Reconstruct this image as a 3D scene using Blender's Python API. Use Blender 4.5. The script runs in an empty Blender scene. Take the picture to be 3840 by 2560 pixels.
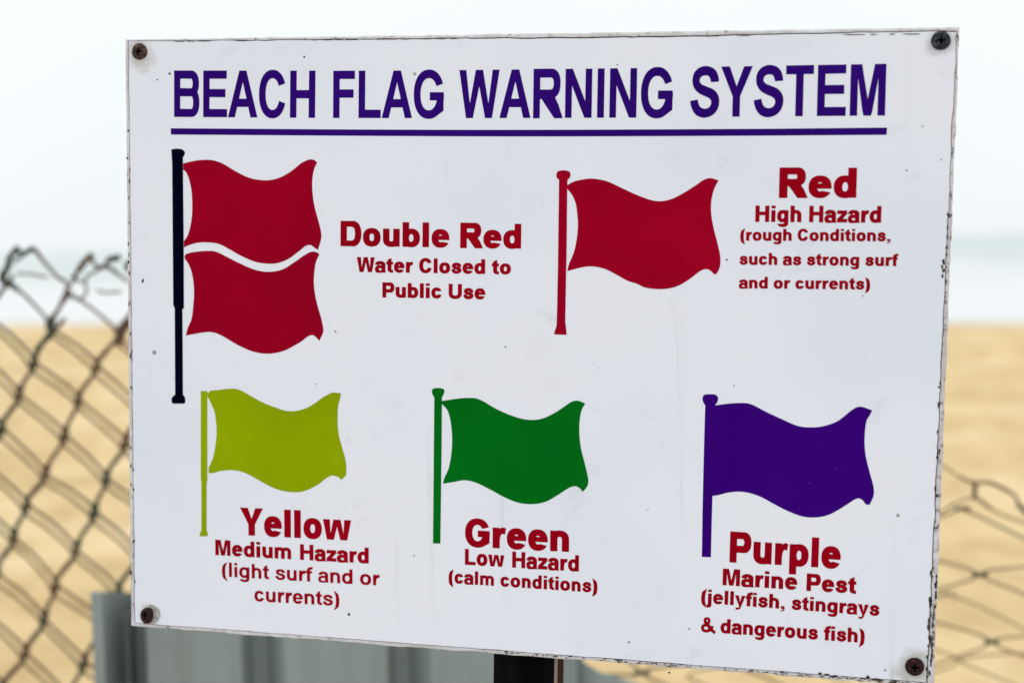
import bpy, bmesh, math, random
import numpy as np
from mathutils import Vector, Matrix, Quaternion
from mathutils.geometry import tessellate_polygon

random.seed(11)
sc = bpy.context.scene
COL = sc.collection
R = math.radians

# ------------------------------------------------------------------ camera
CAM = Vector((0.0, 0.0, 1.5))
FPX = 5212.0                      # focal length in pixels of the 3840 px wide photograph
PITCH = 4.09
ROLL = 1.14
cd = bpy.data.cameras.new('camera')
cam = bpy.data.objects.new('camera', cd)
COL.objects.link(cam)
cd.sensor_width = 36.0
cd.lens = FPX / 3840 * 36.0
cd.clip_start = 0.02
cd.clip_end = 20000
rot = Matrix.Rotation(R(90 - PITCH), 3, 'X') @ Matrix.Rotation(R(-ROLL), 3, 'Z')
cam.matrix_world = Matrix.Translation(CAM) @ rot.to_4x4()
sc.camera = cam
cd.dof.use_dof = True
cd.dof.focus_distance = 1.02
cd.dof.aperture_fstop = cd.lens / 13.0

# ------------------------------------------------------------------ sky: bright overcast
w = bpy.data.worlds.new('World')
sc.world = w
w.use_nodes = True
nt = w.node_tree
nt.nodes.clear()
N = nt.nodes.new
out = N('ShaderNodeOutputWorld')
bg = N('ShaderNodeBackground')
bg.inputs['Strength'].default_value = 0.1
sky = N('ShaderNodeTexSky')
sky.sky_type = 'NISHITA'
sky.sun_disc = False
SUN_EL, SUN_AZ = 58.0, -35.0      # beyond the sign, a little to the left
sky.sun_elevation = R(SUN_EL)
sky.sun_rotation = R(SUN_AZ)
sky.dust_density = 4.0
tc = N('ShaderNodeTexCoord')
sep = N('ShaderNodeSeparateXYZ')
nt.links.new(tc.outputs['Generated'], sep.inputs[0])
# CIE overcast cloud layer: zenith about three times as bright as the horizon
mx = N('ShaderNodeMath'); mx.operation = 'MAXIMUM'; mx.inputs[1].default_value = 0.0
nt.links.new(sep.outputs['Z'], mx.inputs[0])
ma = N('ShaderNodeMath'); ma.operation = 'MULTIPLY_ADD'
ma.inputs[1].default_value = 0.32; ma.inputs[2].default_value = 1.05
nt.links.new(mx.outputs[0], ma.inputs[0])
cn = N('ShaderNodeTexNoise'); cn.inputs['Scale'].default_value = 2.2; cn.inputs['Detail'].default_value = 3
nt.links.new(tc.outputs['Generated'], cn.inputs['Vector'])
cmul = N('ShaderNodeMath'); cmul.operation = 'MULTIPLY_ADD'; cmul.inputs[1].default_value = 0.16; cmul.inputs[2].default_value = 0.92
nt.links.new(cn.outputs['Fac'], cmul.inputs[0])
cm2 = N('ShaderNodeMath'); cm2.operation = 'MULTIPLY'
nt.links.new(ma.outputs[0], cm2.inputs[0]); nt.links.new(cmul.outputs[0], cm2.inputs[1])
vs = N('ShaderNodeVectorMath'); vs.operation = 'SCALE'
vs.inputs[0].default_value = (8.95, 9.45, 9.7)
nt.links.new(cm2.outputs[0], vs.inputs['Scale'])
mixc = N('ShaderNodeMix'); mixc.data_type = 'RGBA'; mixc.inputs['Factor'].default_value = 0.95
nt.links.new(sky.outputs[0], mixc.inputs[6]); nt.links.new(vs.outputs[0], mixc.inputs[7])
nt.links.new(mixc.outputs[2], bg.inputs['Color'])
nt.links.new(bg.outputs[0], out.inputs[0])

sd = bpy.data.lights.new('sun', 'SUN')
sd.energy = 1.5
sd.angle = R(20)
sd.color = (1.0, 0.95, 0.88)
so = bpy.data.objects.new('sun', sd)
COL.objects.link(so)
sdir = Vector((math.sin(R(SUN_AZ)) * math.cos(R(SUN_EL)), math.cos(R(SUN_AZ)) * math.cos(R(SUN_EL)), math.sin(R(SUN_EL))))
so.rotation_euler = (-sdir).to_track_quat('-Z', 'Y').to_euler()
so.location = (0, 0, 12)

vw = sc.view_settings
vw.view_transform = 'Standard'
vw.look = 'None'
vw.gamma = 1.0
vw.use_curve_mapping = False
vw.exposure = 0.0
sc.cycles.max_bounces = 6

# ------------------------------------------------------------------ helpers
def ray(x, y):
    """direction of the photograph's pixel (3840 x 2560)"""
    return (rot @ Vector(((x - 1920) / FPX, -(y - 1280) / FPX, -1.0)))

def on_ground(x, y, z=0.0):
    d = ray(x, y)
    return CAM + d * ((z - CAM.z) / d.z)

def on_wall(x, y, Y):
    d = ray(x, y)
    return CAM + d * (Y / d.y)

def mesh_obj(name, verts, faces, mat=None, parent=None, smooth=False, mats=None, fm=None):
    me = bpy.data.meshes.new(name)
    me.from_pydata([tuple(v) for v in verts], [], faces)
    o = bpy.data.objects.new(name, me)
    COL.objects.link(o)
    if mats:
        for m in mats: me.materials.append(m)
        if fm: me.polygons.foreach_set('material_index', fm)
    elif mat: me.materials.append(mat)
    if smooth: me.polygons.foreach_set('use_smooth', [True] * len(me.polygons))
    me.update()
    if parent:
        o.parent = parent
        o.matrix_parent_inverse = parent.matrix_world.inverted()
    return o

def empty(name, mw):
    o = bpy.data.objects.new(name, None)
    o.empty_display_size = 0.1
    COL.objects.link(o)
    o.matrix_world = mw
    bpy.context.view_layer.update()
    return o

def tag(o, label=None, cat=None, group=None, kind=None):
    if label: o['label'] = label
    if cat: o['category'] = cat
    if group: o['group'] = group
    if kind: o['kind'] = kind
    return o

def new_mat(name, base, rough=0.6, spec=0.3, metal=0.0):
    m = bpy.data.materials.new(name)
    m.use_nodes = True
    b = m.node_tree.nodes['Principled BSDF']
    b.inputs['Base Color'].default_value = (*base, 1)
    b.inputs['Roughness'].default_value = rough
    b.inputs['Specular IOR Level'].default_value = spec
    b.inputs['Metallic'].default_value = metal
    return m, m.node_tree, b

def ramp(t, stops, interp='LINEAR'):
    n = t.nodes.new('ShaderNodeValToRGB')
    cr = n.color_ramp
    cr.interpolation = interp
    while len(cr.elements) > 1: cr.elements.remove(cr.elements[-1])
    cr.elements[0].position = stops[0][0]; cr.elements[0].color = (*stops[0][1], 1)
    for p, c in stops[1:]:
        e = cr.elements.new(p); e.color = (*c, 1)
    return n

def noise(t, scale, detail=4, rough=0.55, coord='Object', vec_scale=None, dist=0.0):
    tcn = t.nodes.new('ShaderNodeTexCoord')
    n = t.nodes.new('ShaderNodeTexNoise')
    n.inputs['Scale'].default_value = scale
    n.inputs['Detail'].default_value = detail
    n.inputs['Roughness'].default_value = rough
    n.inputs['Distortion'].default_value = dist
    if vec_scale:
        mp = t.nodes.new('ShaderNodeMapping'); mp.inputs['Scale'].default_value = vec_scale
        t.links.new(tcn.outputs[coord], mp.inputs[0]); t.links.new(mp.outputs[0], n.inputs['Vector'])
    else:
        t.links.new(tcn.outputs[coord], n.inputs['Vector'])
    return n

def bump(t, b, src, strength, dist):
    bn = t.nodes.new('ShaderNodeBump')
    bn.inputs['Strength'].default_value = strength
    bn.inputs['Distance'].default_value = dist
    t.links.new(src, bn.inputs['Height']); t.links.new(bn.outputs[0], b.inputs['Normal'])

def mixrgb(t, fac, a, bcol, mode='MIX'):
    m = t.nodes.new('ShaderNodeMix'); m.data_type = 'RGBA'; m.blend_type = mode
    for sock, v in ((m.inputs['Factor'], fac), (m.inputs[6], a), (m.inputs[7], bcol)):
        if isinstance(v, bpy.types.NodeSocket): t.links.new(v, sock)
        elif isinstance(v, tuple): sock.default_value = (*v, 1)
        else: sock.default_value = v
    return m.outputs[2]

# ------------------------------------------------------------------ ground and sea
def sand_material():
    m, t, b = new_mat('sand', (0.36, 0.29, 0.16), 0.95, 0.1)
    n1 = noise(t, 0.9, 5, 0.6)
    n2 = noise(t, 3.2, 4, 0.6, vec_scale=(1, 0.55, 1))
    r1 = ramp(t, [(0.34, (0.49, 0.36, 0.18)), (0.5, (0.60, 0.45, 0.24)), (0.66, (0.68, 0.54, 0.33))])
    t.links.new(n1.outputs['Fac'], r1.inputs[0])
    r2 = ramp(t, [(0.34, (0.80, 0.76, 0.70)), (0.5, (1, 1, 1)), (0.68, (1.06, 1.07, 1.1))])
    t.links.new(n2.outputs['Fac'], r2.inputs[0])
    c = mixrgb(t, 0.95, r1.outputs[0], r2.outputs[0], 'MULTIPLY')
    g = noise(t, 900, 2, 0.6)
    r3 = ramp(t, [(0.35, (0.75, 0.72, 0.68)), (0.6, (1.08, 1.08, 1.08))])
    t.links.new(g.outputs['Fac'], r3.inputs[0])
    c = mixrgb(t, 0.6, c, r3.outputs[0], 'MULTIPLY')
    t.links.new(c, b.inputs['Base Color'])
    bump(t, b, g.outputs['Fac'], 0.5, 0.002)
    return m
M_SAND = sand_material()

def hummock(x, y):
    """gentle trampled relief of a dry beach"""
    v = 0.022 * math.sin(x * 2.1 + 1.3 * math.sin(y * 0.9)) + 0.02 * math.sin(y * 2.7 + x * 0.8 + 0.7)
    v += 0.016 * math.sin(x * 5.1 - y * 3.3) + 0.012 * math.sin(x * 3.7 + y * 6.1 + 2)
    return v

def grid_sheet(name, xs, ys, zf, mat):
    V = [(x, y, zf(x, y)) for y in ys for x in xs]
    nx = len(xs)
    F = [(j * nx + i, j * nx + i + 1, (j + 1) * nx + i + 1, (j + 1) * nx + i) for j in range(len(ys) - 1) for i in range(nx - 1)]
    return mesh_obj(name, V, F, mat, smooth=True)

sa, sb = on_ground(150, 1211), on_ground(3700, 1206)          # the water's edge
sh_slope = (sb.y - sa.y) / (sb.x - sa.x)
def shore_y(x): return sa.y + sh_slope * (max(-60, min(60, x)) - sa.x)

def sand_z(x, y):
    sy = shore_y(x)
    fade = max(0.0, min(1.0, (sy - 1.0 - y) / 6.0))
    z = (hummock(x, y) - 0.03) * fade * min(1.0, max(0.0, (y - 2.6) / 1.5)) if y > 2.6 else 0.0
    if y > sy - 0.6: z -= 0.05 * (y - (sy - 0.6)) if y < sy + 40 else 2.0
    return z
xs = [-9000, -900, -200, -80, -60, -50, -40, -30, -25] + [-20 + i * 0.4 for i in range(101)] + [40, 80, 200, 900, 9000]
ys = [-9000, -600, -60, -12, -4, 0] + [1 + i * 0.3 for i in range(100)] + [31 + i * 0.5 for i in range(40)] + [60, 120, 700, 9000]
sand = grid_sheet('ground', xs, ys, sand_z, M_SAND)
tag(sand, kind='structure')

def sea_material():
    m, t, b = new_mat('sea_water', (0.2, 0.4, 0.4), 0.3, 0.5)
    b.inputs['IOR'].default_value = 1.33
    tcn = t.nodes.new('ShaderNodeTexCoord')
    s = t.nodes.new('ShaderNodeSeparateXYZ'); t.links.new(tcn.outputs['Object'], s.inputs[0])
    # distance from the shore decides how much churned foam lies on the water
    mr = t.nodes.new('ShaderNodeMapRange'); mr.inputs[1].default_value = 24; mr.inputs[2].default_value = 95
    mr.inputs[3].default_value = 1.0; mr.inputs[4].default_value = 0.0
    t.links.new(s.outputs['Y'], mr.inputs[0])
    n1 = noise(t, 0.16, 6, 0.62, vec_scale=(0.35, 1.6, 1), dist=0.6)
    add = t.nodes.new('ShaderNodeMath'); add.operation = 'MULTIPLY_ADD'; add.inputs[1].default_value = 0.46
    t.links.new(mr.outputs[0], add.inputs[0]); t.links.new(n1.outputs['Fac'], add.inputs[2])
    fr = ramp(t, [(0.55, (0, 0, 0)), (0.78, (1, 1, 1))])
    t.links.new(add.outputs[0], fr.inputs[0])
    n2 = noise(t, 0.05, 3, 0.5, vec_scale=(0.3, 1, 1))
    wc = ramp(t, [(0.35, (0.38, 0.44, 0.43)), (0.65, (0.45, 0.50, 0.49))])
    t.links.new(n2.outputs['Fac'], wc.inputs[0])
    c = mixrgb(t, fr.outputs[0], wc.outputs[0], (0.585, 0.60, 0.605))
    t.links.new(c, b.inputs['Base Color'])
    rr = ramp(t, [(0, (0.35,) * 3), (1, (0.9,) * 3)]); t.links.new(fr.outputs[0], rr.inputs[0])
    t.links.new(rr.outputs[0], b.inputs['Roughness'])
    n3 = noise(t, 1.6, 5, 0.6, vec_scale=(0.6, 1.4, 1))
    bump(t, b, n3.outputs['Fac'], 0.35, 0.12)
    return m
M_SEA = sea_material()

def sea_z(x, v):
    z = 0.0
    for dist, amp, wid in ((9, 0.22, 1.6), (19, 0.38, 2.6), (34, 0.5, 4.0), (60, 0.55, 6.5)):
        c = dist + 1.4 * math.sin(x * 0.06 + dist) + 0.5 * math.sin(x * 0.21 + dist * 2)
        q = (v - c) / wid
        if abs(q) < 4:
            z += amp * math.exp(-q * q * (2.4 if q < 0 else 0.8)) * (0.75 + 0.25 * math.sin(x * 0.1 + dist * 3))
    return z
vs_ = [-0.55] + [-0.5 + 0.5 * i for i in range(160)] + [80, 95, 120, 160, 250, 500, 1200, 3500, 9000]
xs2 = [-9000, -3000, -900, -300, -120] + [-60 + 2 * i for i in range(61)] + [120, 300, 900, 3000, 9000]
V = []
for v in vs_:
    for x in xs2:
        y = shore_y(x) + v + (0.35 * math.sin(x * 0.9) + 0.2 * math.sin(x * 2.3) if v < 1 else 0)
        V.append((x, y, -0.6 if v < -0.52 else 0.004 + (sea_z(x, v) if v > 0.6 else 0)))
nx = len(xs2)
F = [(j * nx + i, j * nx + i + 1, (j + 1) * nx + i + 1, (j + 1) * nx + i) for j in range(len(vs_) - 1) for i in range(nx - 1)]
sea = mesh_obj('sea', V, F, M_SEA, smooth=True)
tag(sea, kind='structure')

# unseen pale slab added landward of the sign, bounces neutral light onto its face
mp_, tp_, bp_ = new_mat('bounce_concrete', (0.42, 0.42, 0.41), 0.9, 0.1)
_n = noise(tp_, 6, 6, 0.65); _r = ramp(tp_, [(0.3, (0.50, 0.49, 0.485)), (0.7, (0.63, 0.62, 0.615))]); tp_.links.new(_n.outputs['Fac'], _r.inputs[0]); tp_.links.new(_r.outputs[0], bp_.inputs['Base Color'])
bump(tp_, bp_, _n.outputs['Fac'], 0.4, 0.004)
slab = mesh_obj('bounce_slab', [(x, y, z) for z in (-0.1, 0.06) for x, y in ((-60, -5), (60, -5), (60, 0.92), (-60, 0.92))], [(4, 5, 6, 7), (0, 1, 5, 4), (1, 2, 6, 5), (2, 3, 7, 6), (3, 0, 4, 7)], mp_)
tag(slab, kind='structure')

# ------------------------------------------------------------------ grey corrugated barrier below and behind the sign
def metal_material():
    m, t, b = new_mat('weathered_grey_metal', (0.2, 0.21, 0.2), 0.62, 0.3)
    n1 = noise(t, 5, 5, 0.6, vec_scale=(1, 1, 0.25))
    r1 = ramp(t, [(0.3, (0.19, 0.21, 0.20)), (0.5, (0.255, 0.30, 0.295)), (0.7, (0.28, 0.33, 0.33))])
    t.links.new(n1.outputs['Fac'], r1.inputs[0])
    n2 = noise(t, 38, 4, 0.65, vec_scale=(1, 1, 0.12))
    r2 = ramp(t, [(0.35, (0.8, 0.78, 0.72)), (0.6, (1, 1, 1))]); t.links.new(n2.outputs['Fac'], r2.inputs[0])
    c = mixrgb(t, 0.5, r1.outputs[0], r2.outputs[0], 'MULTIPLY')
    t.links.new(c, b.inputs['Base Color'])
    bump(t, b, n2.outputs['Fac'], 0.15, 0.002)
    return m
M_METAL = metal_material()
DB = 1.72
btop = on_wall(420, 2218, DB).z
def bx(px): return on_wall(px, 2500, DB).x
bar = empty('metal_barrier', Matrix.Translation((bx(1250), DB, 0)))
tag(bar, 'grey corrugated metal barrier standing under and behind the sign, lower left', 'barrier')

def extruded_sheet(name, prof, z0, z1, parent, th=0.004, ztop=None):
    """upright sheet following a plan profile of (x, y) points, with thickness"""
    n = len(prof)
    V = []
    for dy in (0, th):
        for k, (x, y) in enumerate(prof):
            V.append((x, y + dy, z0))
        for k, (x, y) in enumerate(prof):
            V.append((x, y + dy, ztop[k] if ztop else z1))
    F = []
    for i in range(n - 1):
        F.append((i, i + 1, n + i + 1, n + i))
        F.append((2 * n + i + 1, 2 * n + i, 3 * n + i, 3 * n + i + 1))
        F.append((n + i, n + i + 1, 3 * n + i + 1, 3 * n + i))
        F.append((i + 1, i, 2 * n + i, 2 * n + i + 1))
    F.append((0, n, 3 * n, 2 * n)); F.append((n - 1, 3 * n - 1, 4 * n - 1, 2 * n + n - 1)) if False else None
    F = [f for f in F if f]
    return mesh_obj(name, V, F, M_METAL, parent)
ribs = [(344, 0.02), (352, 0.0), (378, 0.0)]
for g in (392, 905, 1452, 1995):
    dg = 0.12 if g == 392 else 0.055
    ribs += [(g, 0.0), (g + 16, dg - 0.005), (g + (95 if g == 392 else 70), dg), (g + 150, 0.012), (g + 165, 0.0)]
ribs = ribs[:-5] + [(1985, 0.0), (2000, 0.045), (2055, 0.05), (2110, 0.012), (2165, 0.0), (2172, 0.05)]
prof = [(bx(p), DB + d) for p, d in ribs]
extruded_sheet('corrugated_sheet', prof, 0.0, btop, bar, ztop=[btop - 0.27 * d for p, d in ribs])
# lower wing panel that comes forward on the right with a falling top edge
wp = [(2176, 2476), (2250, 2520), (2400, 2566), (2650, 2650)]
wprof, wz = [], []
for k, (px, py) in enumerate(wp):
    q = on_wall(px, py, DB + 0.02 - 0.01 * k)
    wprof.append((q.x, q.y)); wz.append(q.z)
wing = extruded_sheet('wing_panel', wprof, 0.0, 0, bar, ztop=wz)
for px in (360, 1250, 2140):       # flat stakes that hold the sheet up from behind
    x = bx(px)
    V = [(x + sx * 0.02, DB + 0.095 + sy * 0.012, z) for z in (0.0, btop - 0.05) for sx, sy in ((-1, -1), (1, -1), (1, 1), (-1, 1))]
    mesh_obj('stake', V, [(0, 1, 5, 4), (1, 2, 6, 5), (2, 3, 7, 6), (3, 0, 4, 7), (4, 5, 6, 7)], M_METAL, bar)

# ------------------------------------------------------------------ wire fence
def wire_material():
    m, t, b = new_mat('coated_rusty_wire', (0.03, 0.05, 0.04), 0.6, 0.3)
    n1 = noise(t, 9.5, 3, 0.6)
    r1 = ramp(t, [(0.36, (0.012, 0.035, 0.026)), (0.44, (0.03, 0.048, 0.03)), (0.50, (0.085, 0.05, 0.028)), (0.66, (0.115, 0.05, 0.024))])
    t.links.new(n1.outputs['Fac'], r1.inputs[0])
    t.links.new(r1.outputs[0], b.inputs['Base Color'])
    return m
M_WIRE = wire_material()

def catmull(pts, n=6, closed=False):
    out_ = []
    P = [Vector(p) for p in pts]
    L = len(P)
    seg = L if closed else L - 1
    for i in range(seg):
        if closed: p0, p1, p2, p3 = P[(i - 1) % L], P[i], P[(i + 1) % L], P[(i + 2) % L]
        else: p0, p1, p2, p3 = P[max(i - 1, 0)], P[i], P[i + 1], P[min(i + 2, L - 1)]
        for k in range(n):
            t = k / n
            out_.append(0.5 * ((2 * p1) + (p2 - p0) * t + (2 * p0 - 5 * p1 + 4 * p2 - p3) * t * t + (3 * p1 - p0 - 3 * p2 + p3) * t ** 3))
    if not closed: out_.append(P[-1].copy())
    return out_

def tube(pts, rad, sides=6):
    """verts, faces of a closed-ended tube; rad = number or list"""
    V, F = [], []
    n = len(pts)
    if not isinstance(rad, (list, tuple)): rad = [rad] * n
    ref = Vector((0, 1, 0))
    for i, p in enumerate(pts):
        d = (pts[min(i + 1, n - 1)] - pts[max(i - 1, 0)])
        if d.length < 1e-9: d = Vector((1, 0, 0))
        d.normalize()
        a = d.cross(ref)
        if a.length < 1e-4: a = d.cross(Vector((1, 0, 0)))
        a.normalize(); bb = d.cross(a)
        for k in range(sides):
            q = 2 * math.pi * k / sides
            V.append(p + (a * math.cos(q) + bb * math.sin(q)) * rad[i])
    for i in range(n - 1):
        for k in range(sides):
            k2 = (k + 1) % sides
            F.append((i * sides + k, i * sides + k2, (i + 1) * sides + k2, (i + 1) * sides + k))
    F.append(tuple(range(sides))[::-1]); F.append(tuple(range((n - 1) * sides, n * sides)))
    return V, F

DF = 1.92
fence = empty('wire_fence', Matrix.Translation((0, DF, 0)))
tag(fence, 'sagging green coated rusty wire mesh fence standing behind the sign', 'fence')
rnd = random.Random(5)
def hstep(s):
    if s < 3: return 120
    if s >= 9: return 355.6
    return 120 + (355.6 - 120) * (s - 3 + 0.5) / 6
XS = {0: 131.0}
for s in range(0, 40): XS[s + 1] = XS[s] + hstep(s)
for s in range(0, -40, -1): XS[s - 1] = XS[s] - 120
XC = (3664 - XS[14]) / 11.0
for s in range(4, 41): XS[s] += XC * min(s - 3, 11)
def mixf(s):
    u = max(0.0, min(1.0, (s - 3) / 10.0)); return u * u * (3 - 2 * u)
def node_px(s, t):
    u = mixf(s)
    dx = 55 * (1 - u) + 31 * u
    dy = 146 * (1 - u) + 123 * u
    y = 1341 + 18 * min(s, 3) + (2165 - 1395) * u
    if s > 14: y += 60 * (s - 14)
    if s < 0: y = 1341 + 18 * max(s, -12)
    return XS[s] + dx * t, y + dy * t
JIT = {}
def node(s, t, off=(0, 0), dep=0.0):
    if (s, t) not in JIT: JIT[(s, t)] = (rnd.uniform(-15, 15), rnd.uniform(-15, 15), rnd.uniform(-0.006, 0.006))
    x, y = node_px(s, t)
    j = JIT[(s, t)]
    return on_wall(x + j[0] + off[0], y + j[1] + off[1], DF + dep + j[2] + 0.02 * math.sin(s * 0.7 + t * 0.3))
def fence_wire(k, t0, off=(0, 0), dep=0.0, thick=True):
    pts, kinds = [], []
    t = t0
    s = k if (k + t) % 2 == 0 else k + 1
    side = 1
    while True:
        p = node(s, t, off, dep)
        if p.z < 0.0: p.z = 0.0; pts.append(p); break
        if t > t0 - 1: pts.append(p + Vector((0, 0.0016 * side, 0)))
        side = -side
        # strands bow between the knots
        sn = k if (k + t + 1) % 2 == 0 else k + 1
        if t > t0 - 1 and len(pts):
            pn = node(sn, t + 1, off, dep)
            if pn.z > 0.0:
                dd = pn - pts[-1]
                bw = (0.028 if sn > s else -0.015) * (1 + 0.6 * math.sin(s * 2.3 + t * 1.7))
                pts.append((pts[-1] + pn) * 0.5 + Vector((dd.z * -bw, 0, dd.x * bw)))
        t += 1
        s = k if (k + t) % 2 == 0 else k + 1
    cp = catmull(pts, 3)
    rad = []
    s0 = k if (k + t0) % 2 == 0 else k + 1
    for i in range(len(cp)):
        seg = i // 6
        cur = s0 if seg % 2 == 0 else (k if s0 == k + 1 else k + 1)
        left_seg = cur == k + 1           # runs down to the left: the twisted, heavier strand
        u = mixf(k)
        f = (i % 6) / 6.0
        base = (0.0022 * (1 - u) + 0.0015 * u) if thick else (0.0019 * (1 - u) + 0.0012 * u)
        if thick and left_seg: base = 0.0030 * (1 - u) + 0.0014 * u
        near = max(0.0, 1 - min(f, 1 - f) * 6.5)
        rad.append(base + 0.0009 * near)
    V, F = tube(cp, rad, 6)
    mesh_obj('wire', V, F, M_WIRE, fence, smooth=True)
for k in range(-11, 20):
    fence_wire(k, -2)
for k in range(-11, 5):           # on the left a second turn of the same mesh hangs just behind
    fence_wire(k, -1, off=(-14, 27), dep=0.03, thick=False)
for k in range(11, 20):           # and on the right a loose end of it, slipped lower
    fence_wire(k, 0, off=(-120, 70), dep=0.06, thick=False)

def knot(p, d, ln, r):
    """short twist where two wires wrap each other"""
    d = d.normalized()
    a = d.cross(Vector((0, 1, 0))).normalized(); bb = d.cross(a)
    V, F = [], []
    for ph in (0, math.pi):
        pts = []
        for i in range(15):
            f = i / 14 - 0.5
            q = ph + f * math.pi * 3
            e = r * 0.62 * (1 - (2 * abs(f)) ** 3 * 0.8)
            pts.append(p + d * (f * ln) + a * math.cos(q) * e + bb * math.sin(q) * e)
        v, f_ = tube(pts, r * 0.62, 6)
        o = len(V); V += v; F += [tuple(x + o for x in g) for g in f_]
    return V, F
for s in range(-11, 20):
    for t in range(-2, 34):
        if (s + t) % 2: continue
        p = node(s, t)
        if p.z < 0.03: continue
        u = mixf(s)
        p2 = node(s - 1, t + 1)
        d = (p2 - p).normalized() * (1 - u) + Vector((1, 0, 0.05)) * u
        V, F = knot(p, d, 0.018 + 0.006 * rnd.random(), 0.0027)
        mesh_obj('wire_twist', V, F, M_WIRE, fence, smooth=True)

def strand(name, pts, r, dep=0.0, scale=500 / 1782.0, ox=0, oy=860):
    P = [on_wall(ox + x * scale, oy + y * scale, DF - 0.012 + dep + 0.004 * math.sin(i)) for i, (x, y) in enumerate(pts)]
    cp = catmull(P, 5)
    if ox == 0: r = [1.5 * v for v in r] if isinstance(r, (list, tuple)) else 1.4 * r
    if isinstance(r, (list, tuple)):
        rr = [r[min(i // 5, len(r) - 1)] for i in range(len(cp))]
    else: rr = r
    V, F = tube(cp, rr, 8)
    return mesh_obj(name, V, F, M_WIRE, fence, smooth=True)
# bent loops and barbs along the broken top edge, left of the sign
strand('wire_end', [(400, 930), (240, 820), (110, 745), (50, 700), (30, 640), (70, 560), (115, 470), (120, 390), (180, 310), (240, 235)], [0.0012, 0.0014, 0.0024, 0.0034, 0.0036, 0.003, 0.003, 0.0028, 0.0026, 0.0022])
strand('wire_end', [(225, 275), (300, 325), (380, 290), (455, 262), (560, 400), (650, 500), (760, 630), (880, 700), (905, 780), (920, 880)], [0.0024, 0.0024, 0.0026, 0.002, 0.0016, 0.0016, 0.0017, 0.0014, 0.002])
strand('wire_end', [(180, 440), (260, 380), (330, 330)], 0.0016)
ring = [(1040 + 120 * math.cos(a), 805 + 125 * math.sin(a)) for a in [i * math.pi / 6 for i in range(13)]]
strand('wire_loop', ring, 0.0013)
strand('wire_end', [(1225, 330), (1140, 420), (1040, 560), (960, 670)], [0.0026, 0.003, 0.0022, 0.0014])
strand('wire_end', [(1225, 330), (1235, 430), (1300, 500), (1390, 500), (1480, 520), (1590, 610), (1720, 700)], [0.002, 0.0016, 0.002, 0.0022, 0.0018, 0.0013])
strand('wire_end', [(1150, 700), (1160, 630), (1260, 570), (1380, 500), (1450, 410), (1600, 370)], [0.0012, 0.0013, 0.0013, 0.0016, 0.003, 0.003])
strand('wire_end', [(915, 880), (840, 980), (750, 1100), (660, 1200), (660, 1290), (700, 1360), (600, 1480), (480, 1620)], [0.0018, 0.0014, 0.0014, 0.0034, 0.0042, 0.0034, 0.0026])
strand('wire_end', [(860, 1190), (800, 1270), (710, 1370)], 0.002)
strand('wire_end', [(1290, 810), (1400, 845), (1620, 830)], 0.0012, 0.02)
strand('wire_end', [(220, 590), (400, 600), (640, 640)], 0.0012, 0.03)
strand('wire_end', [(1740, 440), (1690, 480), (1720, 560)], 0.0026)
strand('wire_end', [(1760, 1240), (1660, 1330), (1620, 1440), (1560, 1560)], 0.0036)
# right of the sign: the broken top strand with its upright link
s4 = 440 / 758.0
strand('wire_end', [(150, 130), (232, 165), (350, 240), (440, 275), (540, 275), (690, 350), (720, 410), (800, 500), (900, 640)], [0.0016, 0.0012, 0.002, 0.0022, 0.0025, 0.002, 0.0032, 0.0034], scale=s4, ox=3400, oy=1650)
strand('wire_end', [(440, 268), (440, 320), (440, 375)], 0.0034, scale=s4, ox=3400, oy=1650)
strand('wire_end', [(120, 500), (225, 462), (330, 400), (440, 372), (560, 450), (690, 510), (860, 560)], [0.002, 0.0016, 0.0013, 0.0022, 0.0013, 0.0013], scale=s4, ox=3400, oy=1650)

# ------------------------------------------------------------------ the sign: pose from the two vanishing points of its edges
vh = Vector((-23413 - 1920, -(521 - 1280), -FPX)) * -1
vv = Vector((1086 - 1920, -(64917 - 1280), -FPX)) * -1
U = (rot @ vh).normalized()          # along the sign, left to right
if U.x < 0: U = -U
Wd = (rot @ vv).normalized()         # up the sign
if Wd.z < 0: Wd = -Wd
Wd = (Wd - U * Wd.dot(U)).normalized()
NRM = U.cross(Wd)                    # out of the face
if NRM.y > 0: NRM = -NRM
D0 = 1.0
P0 = CAM + ray(467, 147)             # top left corner before scaling
def on_board(x, y, off=0.0):
    d = ray(x, y)
    t = (BO - CAM).dot(NRM) / d.dot(NRM)
    p = CAM + d * t
    return p + NRM * off
BO = P0
wd = (on_board(3596, 98) - P0).length
scl = 0.61 / wd
BO = CAM + ray(467, 147) * scl
focus = on_board(1920, 1280)
cd.dof.focus_distance = (focus - CAM).dot(ray(1920, 1280).normalized())
BM = Matrix((( U.x, Wd.x, NRM.x, BO.x), (U.y, Wd.y, NRM.y, BO.y), (U.z, Wd.z, NRM.z, BO.z), (0, 0, 0, 1)))
BI = BM.inverted()
def uv(x, y):
    q = BI @ on_board(x, y)
    return Vector((q.x, q.y))
print('board', uv(3596, 98), uv(488, 2347), uv(3500, 2577), 'dist', cd.dof.focus_distance, 'U', U, 'W', Wd)

post_u = uv(1965, 2450).x
sign_base = BM @ Vector((post_u, uv(1965, 2500).y, -0.03))
sign = empty('warning_sign', Matrix.Translation((sign_base.x, sign_base.y, 0)))
tag(sign, 'white beach flag warning sign board screwed to a dark post', 'sign')
def bobj(name, verts, faces, mat=None, parent=None, **kw):
    """verts in board coordinates"""
    return mesh_obj(name, [BM @ Vector(v) for v in verts], faces, mat, parent or sign, **kw)

# --- materials of the sign
def board_coord(t):
    """board-plane coordinates in metres, from the world position"""
    g = t.nodes.new('ShaderNodeNewGeometry')
    return g.outputs['Position']

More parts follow.
